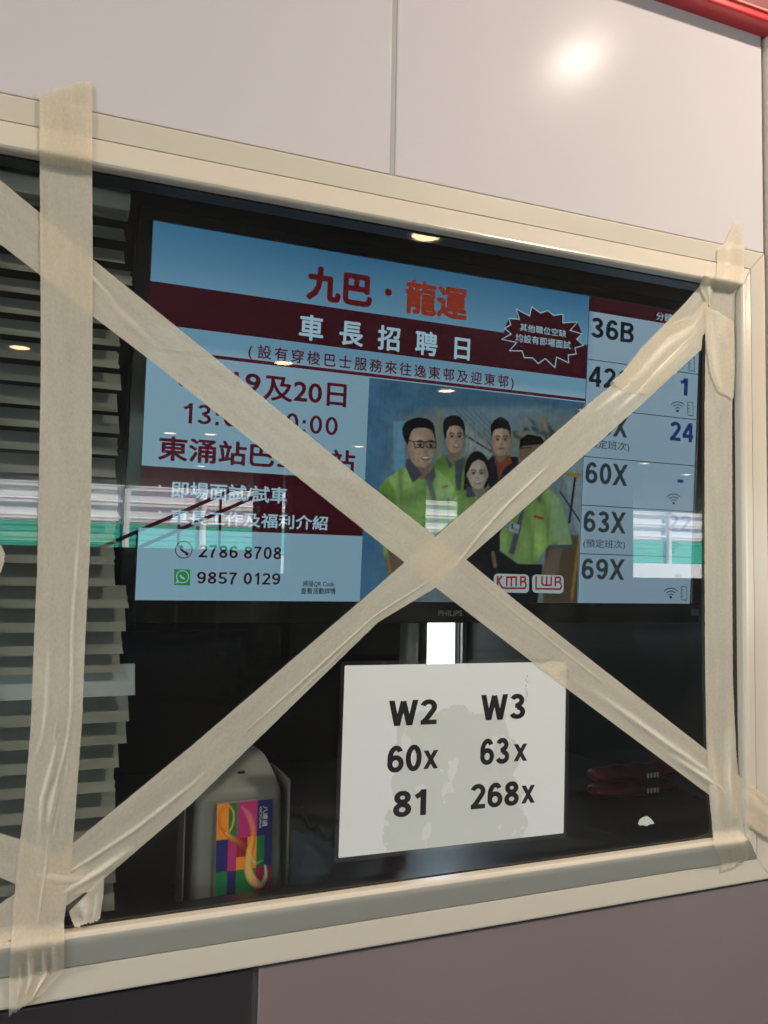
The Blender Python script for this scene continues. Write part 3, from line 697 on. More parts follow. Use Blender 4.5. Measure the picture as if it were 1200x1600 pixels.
    mix(poly([(240, 292), (230, 262), (228, 235), (236, 210), (256, 192), (284, 180), (312, 174), (345, 178), (370, 188), (388, 205), (396, 228), (402, 300), (392, 262), (380, 240), (356, 230), (320, 227), (290, 232), (272, 250), (262, 290), (256, 320), (246, 300)], 5), HR)
    for a in (316, 378): mix(seg([(a - 28, 300), (a + 27, 303), (a + 24, 331), (a - 22, 332), (a - 28, 300)], 4.5, 2), (14, 14, 18))
    mix(seg([(252, 290), (290, 302)], 5, 2), (18, 16, 18))
    mix(poly([(250, 392), (262, 388), (332, 470), (282, 516), (244, 430)], 3), GRY); mix(poly([(392, 432), (404, 478), (380, 520), (350, 480)], 3), GRY); mix(poly([(345, 478), (380, 500), (416, 640), (412, 860), (392, 860), (388, 620)], 3), (64, 72, 82))
    mix(seg([(436, 540), (462, 530)], 10, 2), (130, 60, 40))
    mix(poly([(150, 860), (240, 900), (240, 930), (175, 985)], 4), SKD)
    # woman in front
    mix(ell(618, 462, 66, 112), (22, 18, 18)); mix(poly([(556, 460), (548, 550), (590, 560), (600, 480)], 5), (22, 18, 18))
    mix(poly([(470, 640), (500, 590), (570, 545), (660, 545), (700, 560), (730, 700), (700, 800), (460, 800)]), GRN)
    face(620, 466, 52, 82, .0, 1.15, (150, 144, 130)); mix(poly([(560, 470), (562, 400), (600, 366), (650, 366), (682, 410), (676, 450), (655, 405), (622, 392), (590, 412), (574, 450)]), (22, 18, 18))
    mix(poly([(562, 535), (578, 530), (612, 585), (560, 592)], 3), GRY); mix(poly([(668, 545), (684, 540), (690, 570), (640, 600)], 3), GRY)
    mix(seg([(468, 600), (465, 730)], 14, 12) * .8, (44, 60, 36))
    # right-hand man's shirt, tie, badge, arm
    mix(poly([(735, 780), (860, 640), (980, 540), (1050, 600), (1105, 800), (1110, 838), (990, 840), (920, 940), (830, 935), (740, 870)]), 'G')
    mix(poly([(1000, 560), (1050, 600), (1112, 835), (1000, 820)], 20), (112, 142, 104))
    mix(poly([(990, 840), (1115, 835), (1110, 852), (985, 862)], 4), (60, 72, 84))
    mix(seg([(985, 700), (980, 830)], 8, 10) * .6, GRD); mix(poly([(835, 690), (868, 640), (850, 730), (810, 890), (782, 880)], 3), (60, 68, 78)); mix(poly([(930, 600), (960, 570), (944, 620)], 3), GRY)
    mix(poly([(790, 718), (842, 735), (830, 782), (782, 765)], 2), (126, 142, 148)); mix(seg([(800, 730), (802, 752)], 9, 2), (40, 50, 80)); mix(seg([(812, 756), (828, 762)], 4, 2), (60, 60, 60))
    mix(seg([(918, 690), (958, 700)], 14, 2), (140, 40, 36))
    mix(poly([(1000, 862), (1062, 856), (1040, 980), (1000, 1010), (950, 990), (975, 920)]), (92, 80, 70))
    mix(poly([(735, 870), (830, 938), (960, 940), (930, 1140), (700, 1140)], 5), (14, 17, 22)); mix(seg([(700, 880), (712, 950)], 20), SKD)
    c = c * (.86 + .12 * vn(.05, .05, 5) + .08 * vn(.31, .27, 6))[:, None] * (.93 + .07 * np.sin(U * .25 + V * .02)[:, None] * .3)
    return np.clip(c, 4, 255)
z1p = scr(740, 609)[1]; z0p = -MH / 2
vgrid('group_photo', xp0, xm - .001, z0p, z1p, 300, 300, -.0004, photo_cols, vcol_mat('group_photo_print', True), screen)
# two operator logos, red letters on white rounded plates
def rrect(u0, v0, u1, v1, r, sk=0):
    pts = []
    for cx, cy, a in ((u1 - r, v0 + r, 270), (u1 - r, v1 - r, 0), (u0 + r, v1 - r, 90), (u0 + r, v0 + r, 180)):
        pts += [(cx + r * math.cos(math.radians(a + k * 30)), cy + r * math.sin(math.radians(a + k * 30)) + (cx - u0) * sk) for k in range(4)]
    return pts
shape('logo_plate', [rrect(771, 896, 826, 925, 6, .03), rrect(831, 897.5, 880, 926, 6, .03)], G['white'], -.0010)
def L_(u, v): return (560 + u * .3, 600 + v * .3)
def seg_(*p): return [L_(*q) for q in p]
def Q_(*p): return [(770 + x / 8, 760 + y / 8) for x, y in p]
strk('logo_lettering', [Q_((55, 1118), (52, 1250)), Q_((112, 1118), (62, 1180), (112, 1262), (150, 1272), (395, 1272), (410, 1240), (402, 1205), (385, 1188), (404, 1160), (392, 1134), (345, 1132), (343, 1245)),
     Q_((168, 1250), (170, 1134), (286, 1134), (284, 1250)), Q_((227, 1134), (226, 1250)), Q_((350, 1188), (385, 1188)),
     Q_((535, 1120), (533, 1278), (835, 1282), (852, 1250), (842, 1212), (824, 1194), (843, 1164), (830, 1138), (776, 1136), (774, 1250)),
     Q_((610, 1120), (608, 1215), (630, 1232), (722, 1234), (724, 1120)), Q_((667, 1120), (666, 1232)), Q_((782, 1194), (824, 1194))],
     PX * 3.7, G['logored'], -.0014)

# ------------------------------------------------------------------ venetian blind
blind = empty('venetian_blind', (-.5, .06, Z(ZB)), 'grey venetian blind with ragged slat ends hanging behind the left of the glass', 'blind')
bl_loc = Vector((-.5, .06, Z(ZB)))
rows = [(203, 283), (204, 315), (200, 345), (197, 378), (195, 412), (208, 447), (190, 478), (189, 510), (188, 542), (187, 576), (190, 610), (184, 644), (187, 678), (185, 712), (181, 746), (184, 780), (186, 814), (182, 848), (180, 882), (180, 916),
        (201, 950), (197, 986), (193, 1021), (188, 1050), (211, 1086), (202, 1127), (198, 1161), (186, 1199), (181, 1236), (181, 1274), (184, 1310), (178, 1345), (181, 1379), (178, 1412), (180, 1445)]
YS = .052
for i, (ue, vb) in enumerate(rows):
    e = at(ue, vb, YS); rr = random.Random(i * 5 + 1)
    special = vb == 1086
    n = 26; x0 = XL - .02; bm = nb(); prof = []
    W = .0345; tilt = math.radians(rr.uniform(41, 45) if not special else 70)
    jag = [rr.uniform(-.0020, .0004) for _ in range(7)] if not special and rr.random() < .5 else [0] * 7
    sag = rr.uniform(-.0003, .0003)
    grid = []
    for a in range(7):
        s = a / 6; cy = .0012 * math.sin(math.pi * s)
        dy = s * W * math.cos(tilt) + cy * math.sin(tilt); dz = s * W * math.sin(tilt) - cy * math.cos(tilt)
        row = []
        for b in range(n):
            t = (b / (n - 1)) ** .6; xe = e.x + jag[a] * (1 if a else .4)
            x = x0 + (xe - x0) * t; cr = rr.uniform(-.0006, .0006) if b == n - 1 else 0
            bend = (.0015 * rr.random() * max(0, (t - .93) / .07)) if jag[0] else 0
            row.append(bm.verts.new((x - bl_loc.x, YS + dy - bl_loc.y + cr - bend, e.z + dz + sag * math.sin(t * 9) - bl_loc.z)))
        grid.append(row)
    for A, B in zip(grid, grid[1:]):
        for k in range(n - 1): bm.faces.new((A[k], A[k + 1], B[k + 1], B[k]))
    bmesh.ops.solidify(bm, geom=bm.faces[:], thickness=.0003)
    o = obj('slat', bm, M['slat2'] if special else M['slat'], blind, True)
    if special: o['label'] = 'shiny slat standing out past the others, pale with painted-in reflected light'
for x in (.018, -.33):
    bm = nb(); tube(bm, [(x - bl_loc.x, YS - .003 - bl_loc.y, 0), (x - bl_loc.x, YS - .003 - bl_loc.y, .76)], .0008, 6); obj('ladder_cord', bm, M['cord'], blind)
bm = nb(); box(bm, (XL - .02 - bl_loc.x, YS - bl_loc.y - .004, .745), (at(205, 270, YS).x - bl_loc.x, YS + .03 - bl_loc.y, .765), .002); obj('head_rail', bm, M['slat'], blind)

# ------------------------------------------------------------------ desk and the things on it
ZD = at(380, 1412, .10).z
bm = nb(); box(bm, (-2.0, .04, ZD - .03), (1.08, .75, ZD), .003)
for x in (-1.9, 1.0): box(bm, (x, .1, .01), (x + .05, .7, ZD - .03))
tag(obj('desk', bm, M['desk'], None), 'dark desk top inside the booth just behind the glass', 'desk')
def desk_item(name, u, y, label, cat): return empty(name, (at(u, 1400, y).x, y, ZD), label, cat)
# card reader
YR = .075
c0 = at(375, 1405, YR); rd = empty('card_reader', (c0.x, YR, ZD), 'grey rounded card reader with a colourful card panel standing behind the glass', 'card reader')
def rl_(u, v, y=YR): p = at(u, v, y); return p.x - c0.x, p.z - ZD
xa, _ = rl_(302, 1300); xb, _ = rl_(443, 1300); zt = rl_(400, 1183)[1]; zs = rl_(400, 1229)[1]
bm = nb()
def ring_pts(x0, x1, y0, y1, z, r, n=5):
    pts = []
    for cx, cy, a in ((x1 - r, y0 + r, -90), (x1 - r, y1 - r, 0), (x0 + r, y1 - r, 90), (x0 + r, y0 + r, 180)):
        pts += [bm.verts.new((cx + r * math.cos(math.radians(a + k * 90 / n)), cy + r * math.sin(math.radians(a + k * 90 / n)), z)) for k in range(n + 1)]
    return pts
lev = [(0, 0, .0, .006), (.012, .0, 0, .010), (zs - .012, .002, 0, .010), (zs - .004, .003, .002, .010), (zs, .0045, .006, .011), (zs + .3 * (zt - zs), .007, .018, .012), (zs + .75 * (zt - zs), .013, .034, .012), (zs + .94 * (zt - zs), .021, .042, .012), (zt, .032, .052, .010)]
rgs = [ring_pts(xa + i, xb - i, yo, .085, z, r) for z, i, yo, r in lev]
for A, B in zip(rgs, rgs[1:]):
    for k in range(len(A)): bm.faces.new((A[k], A[(k + 1) % len(A)], B[(k + 1) % len(B)], B[k]))
bm.faces.new(rgs[-1]); bm.faces.new(rgs[0][::-1])
bmesh.ops.recalc_face_normals(bm, faces=bm.faces)
body = obj('body', bm, M['reader'], rd, True)
bm = nb(); xq, zq = rl_(374, 1203, YR + .03); box(bm, (xq - .004, .018, zq - .0012), (xq + .004, .0225, zq + .0012)); obj('vent_slot', bm, M['readerdark'], body)
bm = nb(); box(bm, (xa - .012, .02, -.001), (xb + .012, .10, .006), .002); obj('base_plate', bm, M['readerdark'], rd)
bm = nb(); x1 = rl_(452, 1300)[0]; z1 = rl_(452, 1219)[1]; box(bm, (x1 - .0014, .004, .0), (x1 + .0014, .09, z1), .0005); x1 = rl_(289, 1300)[0]; box(bm, (x1 - .0008, .004, .0), (x1 + .0008, .05, z1 - .01), .0003)
obj('bracket', bm, M['bracket'], rd)
# the card panel on its face: coloured squares crossed by a looping ribbon
TLc, TRc, BRc, BLc = rl_(337, 1253), rl_(425, 1249), rl_(421, 1391), rl_(336, 1399)
cx0, cx1 = (TLc[0] + BLc[0]) / 2, (TRc[0] + BRc[0]) / 2; cz1 = (TLc[1] + TRc[1]) / 2; cz0 = (BLc[1] + BRc[1]) / 2
bm = nb(); box(bm, (cx0 - .001, -.0042, cz0 - .001), (cx1 + .001, -.0006, cz1 + .001), .0015, 2); cardb = obj('card_panel', bm, mat('card_edge', (.25, .2, .2), .3), rd)
def card_cols(X, Zz):
    s = (X - cx0) / (cx1 - cx0) * 345; t = (cz1 - Zz) / (cz1 - cz0) * 580
    c = np.zeros((len(s), 3)); 
    def R_(x0, y0, x1, y1, col):
        m = (s >= x0) & (s < x1) & (t >= y0) & (t < y1); c[m] = col
    O, GN, MG, NV, RD = (236, 140, 40), (20, 118, 66), (184, 44, 112), (36, 34, 104), (150, 22, 46)
    R_(0, 0, 72, 225, O); R_(72, 0, 124, 225, GN); R_(124, 0, 250, 225, MG); R_(250, 0, 346, 420, NV)
    R_(0, 225, 72, 425, NV); R_(72, 225, 124, 425, MG); R_(124, 225, 190, 345, RD); R_(124, 345, 190, 425, O); R_(190, 225, 250, 425, O); R_(250, 225, 300, 420, GN)
    R_(0, 425, 72, 590, GN); R_(72, 425, 126, 590, NV); R_(126, 425, 250, 590, GN); R_(250, 420, 346, 590, (168, 30, 74))
    def path(pts, n=60):
        P = np.array(pts, float); out = []
        for i in range(len(P) - 1):
            p0, p1, p2, p3 = P[max(i - 1, 0)], P[i], P[i + 1], P[min(i + 2, len(P) - 1)]
            for k in np.linspace(0, 1, 10, endpoint=False): out.append(.5 * ((2 * p1) + (-p0 + p2) * k + (2 * p0 - 5 * p1 + 4 * p2 - p3) * k * k + (-p0 + 3 * p1 - 3 * p2 + p3) * k ** 3))
        return np.array(out)
    def ribbon(pts, w, ca, cb, al=1.0):
        nonlocal c
        P = path(pts); D = np.hypot(s[:, None] - P[None, :, 0], t[:, None] - P[None, :, 1]); j = D.argmin(1); d = D[np.arange(len(s)), j]; q = j / len(P)
        wd = 1.05 * np.interp(q, np.linspace(0, 1, len(w)), w); m = np.clip((wd - d) / 4 + .5, 0, 1)[:, None] * al
        side = np.clip(d / np.maximum(wd, 1), 0, 1)[:, None]; col = np.array(ca) * (1 - q[:, None]) + np.array(cb) * q[:, None]; col = col * (1 - .28 * side ** 2)
        c = c * (1 - m) + col * m
    ribbon([(150, 30), (196, 90), (222, 170), (226, 250), (205, 340)], [8, 22, 20, 16, 18], (214, 96, 150), (240, 150, 60), .9)
    ribbon([(60, 195), (18, 130), (22, 50), (62, 14), (100, 60), (96, 140), (64, 196)], [9, 8, 9, 8, 7, 7, 9], (232, 110, 30), (250, 190, 80), .85)
    ribbon([(58, 185), (100, 225), (150, 262), (196, 330)], [10, 18, 26, 24], (252, 176, 70), (130, 18, 40), .95)
    ribbon([(222, 230), (204, 320), (200, 420), (230, 500), (285, 535), (312, 480), (305, 410)], [16, 20, 26, 28, 20, 12, 5], (250, 160, 50), (255, 244, 214), 1.0)
    ribbon([(192, 300), (240, 390), (290, 380)], [6, 12, 4], (250, 200, 120), (180, 220, 150), .6)
    return np.clip(c * 1.08, 0, 255)
cs = vgrid('card_print', cx0, cx1, cz0, cz1, 110, 170, -.0045, card_cols, vcol_mat('card_print_ink', False, .25), cardb)
cw = (cx1 - cx0) / 345; chh = (cz1 - cz0) / 580
wm = mat('card_white_ink', (.8, .8, .8), .3)
place(font_text('八達通', .015), 'lettering', wm, cardb, cx0 + 282 * cw, cx0 + 314 * cw, cz1 - 168 * chh, cz1 - 38 * chh, -.0049, rot=1)
place(font_text('OCTOPUS', .02), 'lettering', wm, cardb, cx0 + 262 * cw, cx0 + 275 * cw, cz1 - 176 * chh, cz1 - 40 * chh, -.0049, rot=1)

# crumpled clear bag
pb = at(490, 1340, .10)
bm = nb(); n = 34; g = []
rb = random.Random(11); ph = [(rb.uniform(30, 130), rb.uniform(30, 130), rb.uniform(0, 6), rb.uniform(.002, .006)) for _ in range(9)]
def crease(x, z): return sum(a * abs(math.sin(fx * x + fz * z + p)) for fx, fz, p, a in ph)
Lp = [(452, 1292), (449, 1330), (450, 1372), (449, 1400)]; Rp = [(484, 1286), (526, 1298), (520, 1340), (508, 1392)]
for i in range(n + 1):
    t = i / n * 3; k = min(int(t), 2); f = t - k; row = []
    for j in range(n + 1):
        s = j / n; a = Vector(Lp[k]).lerp(Vector(Lp[k + 1]), f); b = Vector(Rp[k]).lerp(Vector(Rp[k + 1]), f); q = a.lerp(b, s)
        p = at(q.x, q.y, .095); dep = crease(p.x, p.z) + .03 * math.sin(math.pi * s)
        row.append(bm.verts.new((p.x - pb.x, p.y - dep - .10 + .01, max(p.z, ZD + .001) - ZD)))
    g.append(row)
for A, B in zip(g, g[1:]):
    for k in range(n): bm.faces.new((A[k], A[k + 1], B[k + 1], B[k]))
bag = obj('plastic_bag', bm, M['film'], None); bag.location = (pb.x, .10, ZD)
tag(bag, 'crumpled clear plastic bag lying beside the card reader', 'bag')
bm = nb(); P = [at(*q, .12) for q in ((470, 1258), (476, 1280), (486, 1296), (497, 1290), (503, 1300), (511, 1312), (520, 1306), (528, 1290), (540, 1272))]
sm = []
for i in range(len(P) - 1):
    p0, p1, p2, p3 = P[max(i - 1, 0)], P[i], P[i + 1], P[min(i + 2, len(P) - 1)]
    for k in range(6): q = k / 6; sm.append(.5 * ((2 * p1) + (p2 - p0) * q + (2 * p0 - 5 * p1 + 4 * p2 - p3) * q * q + (3 * p1 - p0 - 3 * p2 + p3) * q ** 3))
sm += [P[-1] + Vector((.02, .10, -.05)), Vector((P[-1].x + .03, .25, ZD))]
tube(bm, sm, .0025, 8); tag(obj('cable', bm, M['cable'], None, True), 'thin black cable looping above the clear bag', 'cable')
# red rolls on the desk
for k, (v, l, dx) in enumerate(((1238, 'upper of two dull red rolls with white marks stacked on the desk', .0), (1217, '', 0))):
    pass
YQ = .33
for k, v in enumerate((1236, 1212)):
    a, b = at(925, v, YQ), at(1050, v, YQ); bm = nb()
    n = 24; rings = []
    for i in range(n + 1):
        t = i / n; x = a.x + (b.x - a.x) * t; ro = .5 + .5 * math.sin(math.pi * min(1, max(0, t)) ) ** .35
        rings.append([bm.verts.new((x, YQ + .03 * ro * math.cos(q * math.pi / 6), a.z + (.0135 + .001 * math.sin(i)) * ro * math.sin(q * math.pi / 6))) for q in range(12)])
    for A, B in zip(rings, rings[1:]):
        for q in range(12): bm.faces.new((A[q], A[(q + 1) % 12], B[(q + 1) % 12], B[q]))
    bm.faces.new(rings[0]); bm.faces.new(rings[-1][::-1])
    t_ = empty('red_roll', (0, 0, 0), ('lower' if k == 0 else 'upper') + ' of two dull red rolls stacked behind the glass at right', 'roll', 'red rolls behind the glass')
    obj('cover', bm, M['redcloth'], t_, True)
    bm = nb()
    for q in range(4):
        xx = at(993 + q * 5, v, YQ).x; box(bm, (xx, YQ - .0318, a.z - .004), (xx + .0035, YQ - .0305, a.z + .004))
    obj('white_mark', bm, M['white'], t_)
bx0, bx1 = at(925, 1236, YQ).x - .02, at(1050, 1236, YQ).x + .02; zt2 = at(990, 1236, YQ).z - .0146
bm = nb(); box(bm, (bx0, YQ - .05, ZD), (bx1, YQ + .06, zt2), .004); tag(obj('dark_box', bm, M['black'], None), 'plain dark box on the desk carrying the red rolls', 'box')
# torn paper fragment stuck on the glass
bm = nb(); pts = [(997, 1287), (1000, 1280), (1005, 1277), (1011, 1275), (1016, 1278), (1020, 1283), (1023, 1287), (1016, 1288), (1010, 1291), (1004, 1289), (1000, 1290)]
fa = [bm.verts.new(at(*q, -.0016)) for q in pts]; fb = [bm.verts.new(v.co + Vector((0, .0004, 0))) for v in fa]; bm.faces.new(fa); bm.faces.new(fb[::-1])
for k in range(len(fa)): bm.faces.new((fa[k], fb[k], fb[(k + 1) % len(fa)], fa[(k + 1) % len(fa)]))
bmesh.ops.recalc_face_normals(bm, faces=bm.faces)
tag(obj('paper_fragment', bm, M['paperchip'], None), 'small torn whitish paper scrap stuck low on the glass at right', 'paper scrap')

# ------------------------------------------------------------------ laminated notice
q0 = [at(538, 1040, -.0012), at(885, 1034, -.0012), at(881, 1298, -.0012), at(530, 1345, -.0012)]
nl = (q0[0] + q0[1] + q0[2] + q0[3]) / 4
notice = empty('notice', nl, 'laminated white paper notice with black route numbers taped to the glass', 'notice')
NW = ((q0[1] - q0[0]).length + (q0[2] - q0[3]).length) / 4; NH = ((q0[0] - q0[3]).length + (q0[1] - q0[2]).length) / 4
NR = math.atan2((q0[1] - q0[0]).z, (q0[1] - q0[0]).x); notice.rotation_euler = (0, -NR, 0)
def rounded(bm, hw, hh, r, y0, y1):
    pts = []
    for cx, cz, a in ((hw - r, hh - r, 0), (-hw + r, hh - r, 90), (-hw + r, -hh + r, 180), (hw - r, -hh + r, 270)):
        pts += [(cx + r * math.cos(math.radians(a + k * 18)), cz + r * math.sin(math.radians(a + k * 18))) for k in range(6)]
    A = [bm.verts.new((x, y0, z)) for x, z in pts]; B = [bm.verts.new((x, y1, z)) for x, z in pts]
    bm.faces.new(A); bm.faces.new(B[::-1])
    for k in range(len(A)): bm.faces.new((A[k], B[k], B[(k + 1) % len(B)], A[(k + 1) % len(A)]))
    bmesh.ops.recalc_face_normals(bm, faces=bm.faces)
def paper_mat():
    m = bpy.data.materials.new('laminated_paper'); m.use_nodes = True; nt = m.node_tree; L = nt.links.new; p = nt.nodes['Principled BSDF']
    tc = nt.nodes.new('ShaderNodeTexCoord')
    n = nt.nodes.new('ShaderNodeTexNoise'); n.inputs['Scale'].default_value = 13; n.inputs['Detail'].default_value = 5; n.inputs['Roughness'].default_value = .55; L(tc.outputs['Object'], n.inputs[0])
    sx = nt.nodes.new('ShaderNodeSeparateXYZ'); L(tc.outputs['Object'], sx.inputs[0])
    def mth(op, a, b=None):
        q = nt.nodes.new('ShaderNodeMath'); q.operation = op
        for i, z in enumerate((a, b)):
            if z is None: continue
            if isinstance(z, (int, float)): q.inputs[i].default_value = z
            else: L(z, q.inputs[i])
        return q.outputs[0]
    ex = mth('POWER', mth('ABSOLUTE', mth('DIVIDE', mth('SUBTRACT', sx.outputs[0], -.002), .088)), 2.6)
    ez = mth('POWER', mth('ABSOLUTE', mth('DIVIDE', mth('ADD', sx.outputs[2], .045), .100)), 3.0)
    f = mth('ADD', mth('ADD', ex, ez), mth('MULTIPLY', mth('SUBTRACT', n.outputs[0], .5), 3.0))
    n2 = nt.nodes.new('ShaderNodeTexNoise'); n2.inputs['Scale'].default_value = 38; n2.inputs['Detail'].default_value = 6; L(tc.outputs['Object'], n2.inputs[0])
    hole = mth('GREATER_THAN', n2.outputs[0], .615)
    msk = mth('MULTIPLY', mth('LESS_THAN', f, .95), mth('SUBTRACT', 1, mth('MULTIPLY', hole, .75)))
    mx = nt.nodes.new('ShaderNodeMix'); mx.data_type = 'RGBA'; mx.inputs[6].default_value = (.76, .785, .80, 1); mx.inputs[7].default_value = (.63, .665, .65, 1); L(msk, mx.inputs[0]); L(mx.outputs[2], p.inputs['Base Color'])
    p.inputs['Roughness'].default_value = .6; return m
bm = nb(); rounded(bm, NW, NH, .0015, .0004, .0006); paper = obj('paper', bm, paper_mat(), notice)
bm = nb(); rounded(bm, NW + .0045, NH + .0045, .004, -.0004, .0010)
for v in bm.verts: pass
obj('laminate', bm, M['laminate'], notice)
NM = (Matrix.Translation(nl) @ Matrix.Rotation(-NR, 4, 'Y')).inverted()
def nloc(u, v): p = NM @ at(u, v, -.0012); return p.x, p.z
def ntxt(s, u0, vt, vb, u1, thick=1.05):
    xa, za = nloc(u0, vt); _, zb = nloc(u0, vb); xb = nloc(u1, (vt + vb) / 2)[0]
    place(glyph_text(s, thick, .09)[0], 'lettering', M['ink'], paper, xa, xb, zb, za, .00034, layer=-.00001)
# number and x set separately because the x is smaller
for s, a in (('W2', (608, 1095, 1135, 683)), ('W3', (752, 1086, 1126, 821)), ('60', (606, 1166, 1208, 659)), ('63', (751, 1155, 1196, 796)), ('81', (615, 1237, 1278, 666)), ('268', (736, 1226, 1265, 811))): ntxt(s, *a)
for u0, vt, vb, u1 in ((662, 1173, 1202, 685), (803, 1163, 1190, 824), (815, 1228, 1256, 836)):
    xa, za = nloc(u0, vt); _, zb = nloc(u0, vb); xb = nloc(u1, (vt + vb) / 2)[0]
    place(glyph_text('x', 1.0)[0], 'lettering', M['ink'], paper, xa, xb, zb, za, .00034)
xa, za = nloc(822, 1060)
bm = nb()
for k in range(9):
    r_ = random.Random(k); u = 823 + r_.uniform(-1.5, 1.5); v = 1055 + k * 5.0; p = nloc(u, v); q = nloc(u + r_.uniform(-.8, .8), v + r_.uniform(2, 5))
    stroke(bm, [p, q], .0009, lambda s_, y: Vector((s_.x, y, s_.y)), .00033)
obj('scuff_mark', bm, mat('scuff_grey', (.25, .26, .26), .6), paper)

# ------------------------------------------------------------------ masking tape
PR = [(-.010, 0.0), (-.006, -.0010), (-.001, -.0090), (.0012, -.0122)] + PROF[3:9] + [(.0360, .0039), (.0615, .0039), (.0640, .0046), (.0670, .0074), (.069, .008)]
pr_r = [a for a, b in PR]; pr_y = [b for a, b in PR]
def surf(x, z):
    zz = z - EYE; r = max(x - XR, zz - ZT, (ZB - zz) / 1.08); return float(np.interp(r, pr_r, pr_y))
def onwall(u, v, off):
    y = -off
    d = ray(u, v); cx_, cy_ = CAM.x, CAM.y
    def f(y):
        k = (y - cy_) / d[1]; return surf(k * d[0], EYE + k * d[2]) - off - y
    a, b = -.03, .012                         # bisect: nearest crossing of the sight line with the surface
    for _ in range(12):
        m_ = (a + b) / 2
        if f(m_) > 0: a = m_
        else: b = m_
    return at(u, v, (a + b) / 2)
def resample(P, n):
    P = np.array(P, float); d = np.r_[0, np.cumsum(np.hypot(*np.diff(P, axis=0).T))]; s = np.linspace(0, d[-1], n)
    return np.stack([np.interp(s, d, P[:, 0]), np.interp(s, d, P[:, 1])], 1)
def pairs(A, B, n):                            # paired edge points -> evenly spaced cross rows
    A = np.array(A, float); B = np.array(B, float); Mi = (A + B) / 2
    d = np.r_[0, np.cumsum(np.hypot(*np.diff(Mi, axis=0).T))]; s = np.linspace(0, d[-1], n)
    f = lambda Q: np.stack([np.interp(s, d, Q[:, 0]), np.interp(s, d, Q[:, 1])], 1)
    return f(A), f(B)
def tape(label, A, B, off, n=200, m=18, ridges=(), seed=1, torn0=0, torn1=0, cock=.00018, shadow=0):
    """A, B: the two long edges; ridges: (s0, s1, [(s,t),...], height, width)"""
    A, B = pairs(A, B, n); rd_ = random.Random(seed); bm = nb(); uvl = bm.loops.layers.uv.new('UVMap'); lf = bm.verts.layers.float.new('lift')
    wav = [(rd_.uniform(2, 9), rd_.uniform(.5, 4), rd_.uniform(0, 6.3), rd_.uniform(.3, 1)) for _ in range(7)]
    vs = []; uvs = {}; L = 0; prev = None
    t0 = [rd_.uniform(0, 1) for _ in range(m + 1)]; t1 = [rd_.uniform(0, 1) for _ in range(m + 1)]
    for i in range(n):
        s = i / (n - 1); row = []
        for j in range(m + 1):
            t = j / m; q = A[i] * (1 - t) + B[i] * t
            if torn0 and i < 2: q = q + (A[3] - A[0]) / max(1e-6, np.hypot(*(A[3] - A[0]))) * t0[j] * torn0 * (1 - i * .5)
            if torn1 and i > n - 3: q = q - (A[-1] - A[-4]) / max(1e-6, np.hypot(*(A[-1] - A[-4]))) * t1[j] * torn1 * (1 - (n - 1 - i) * .5)
            ed = (rd_.uniform(-.25, .25) if j in (0, m) else 0)
            p = onwall(q[0] + ed, q[1] + ed * .3, off)
            hgt = cock * sum(a * math.sin(fs * s * 25 + ft * t * 3 + ph_) for fs, ft, ph_, a in wav) * .5 * (.4 + .6 * math.sin(math.pi * t))
            lft = 0
            for s0, s1, path, hh_, ww in ridges:
                if s0 <= s <= s1:
                    tc_ = np.interp(s, [a for a, b in path], [b for a, b in path]); env = math.sin(math.pi * (s - s0) / (s1 - s0)) ** .7
                    dt = (t - tc_) / ww; lft = max(lft, env * math.exp(-dt * dt * 1.5) * min(1, hh_ / .0022)); hgt += hh_ * env * math.exp(-dt * dt) * (1 if dt > 0 else 1 / (1 + dt * dt * 2))
            p.y -= max(-off * .5, hgt)
            nv = bm.verts.new(p); row.append(nv)
            # flat on the glass it wets out and shows the dark behind; off the glass it stays creamy
            kf = min(1, max(0, (-surf(p.x, p.z) - .0004) / .008)); kf = max(kf, min(1, max(0, (off - .0033) / .0004)))
            nv[lf] = max(0, min(1, lft))
        if prev: L += (row[m // 2].co - prev[m // 2].co).length
        wd = (row[m].co - row[0].co).length
        for j, v in enumerate(row): uvs[v] = (L + seed * 1.37, wd * j / m + seed * .31)
        if prev:
            for j in range(m):
                f = bm.faces.new((prev[j], prev[j + 1], row[j + 1], row[j]))
                for lp in f.loops: lp[uvl].uv = (uvs[lp.vert][1], uvs[lp.vert][0])
        prev = row
    o = obj('tape_strip', bm, M['tape'], None, 'all')
    return tag(o, label, 'tape', 'masking tape strips on the window')

# diagonal from upper left to lower right (underneath the verticals)
tape('long diagonal tape strip from the upper left edge down to the lower right corner',
     [(-60, 238), (0, 281), (63, 333), (145, 405), (337, 560), (560, 744), (680, 838), (728, 874), (808, 940), (935, 1040), (1104, 1172), (1145, 1204), (1180, 1232), (1215, 1256)],
     [(-60, 335), (0, 381), (63, 430), (145, 494), (243, 569), (540, 805), (625, 873), (681, 918), (761, 980), (883, 1074), (1061, 1207), (1111, 1244), (1160, 1286), (1215, 1322)],
     .0016, 400, 32, [(.62, .80, [(.62, .25), (.8, .3)], .0007, .02), (.115, .19, [(0, .35), (.15, .30), (.2, .5)], .0012, .06), (.16, .25, [(.16, .45), (.25, .7)], .0009, .10), (.78, .93, [(.78, .62), (.93, .48)], .0022, .10), (.88, .95, [(.88, .75), (.95, .6)], .003, .10)], 1)
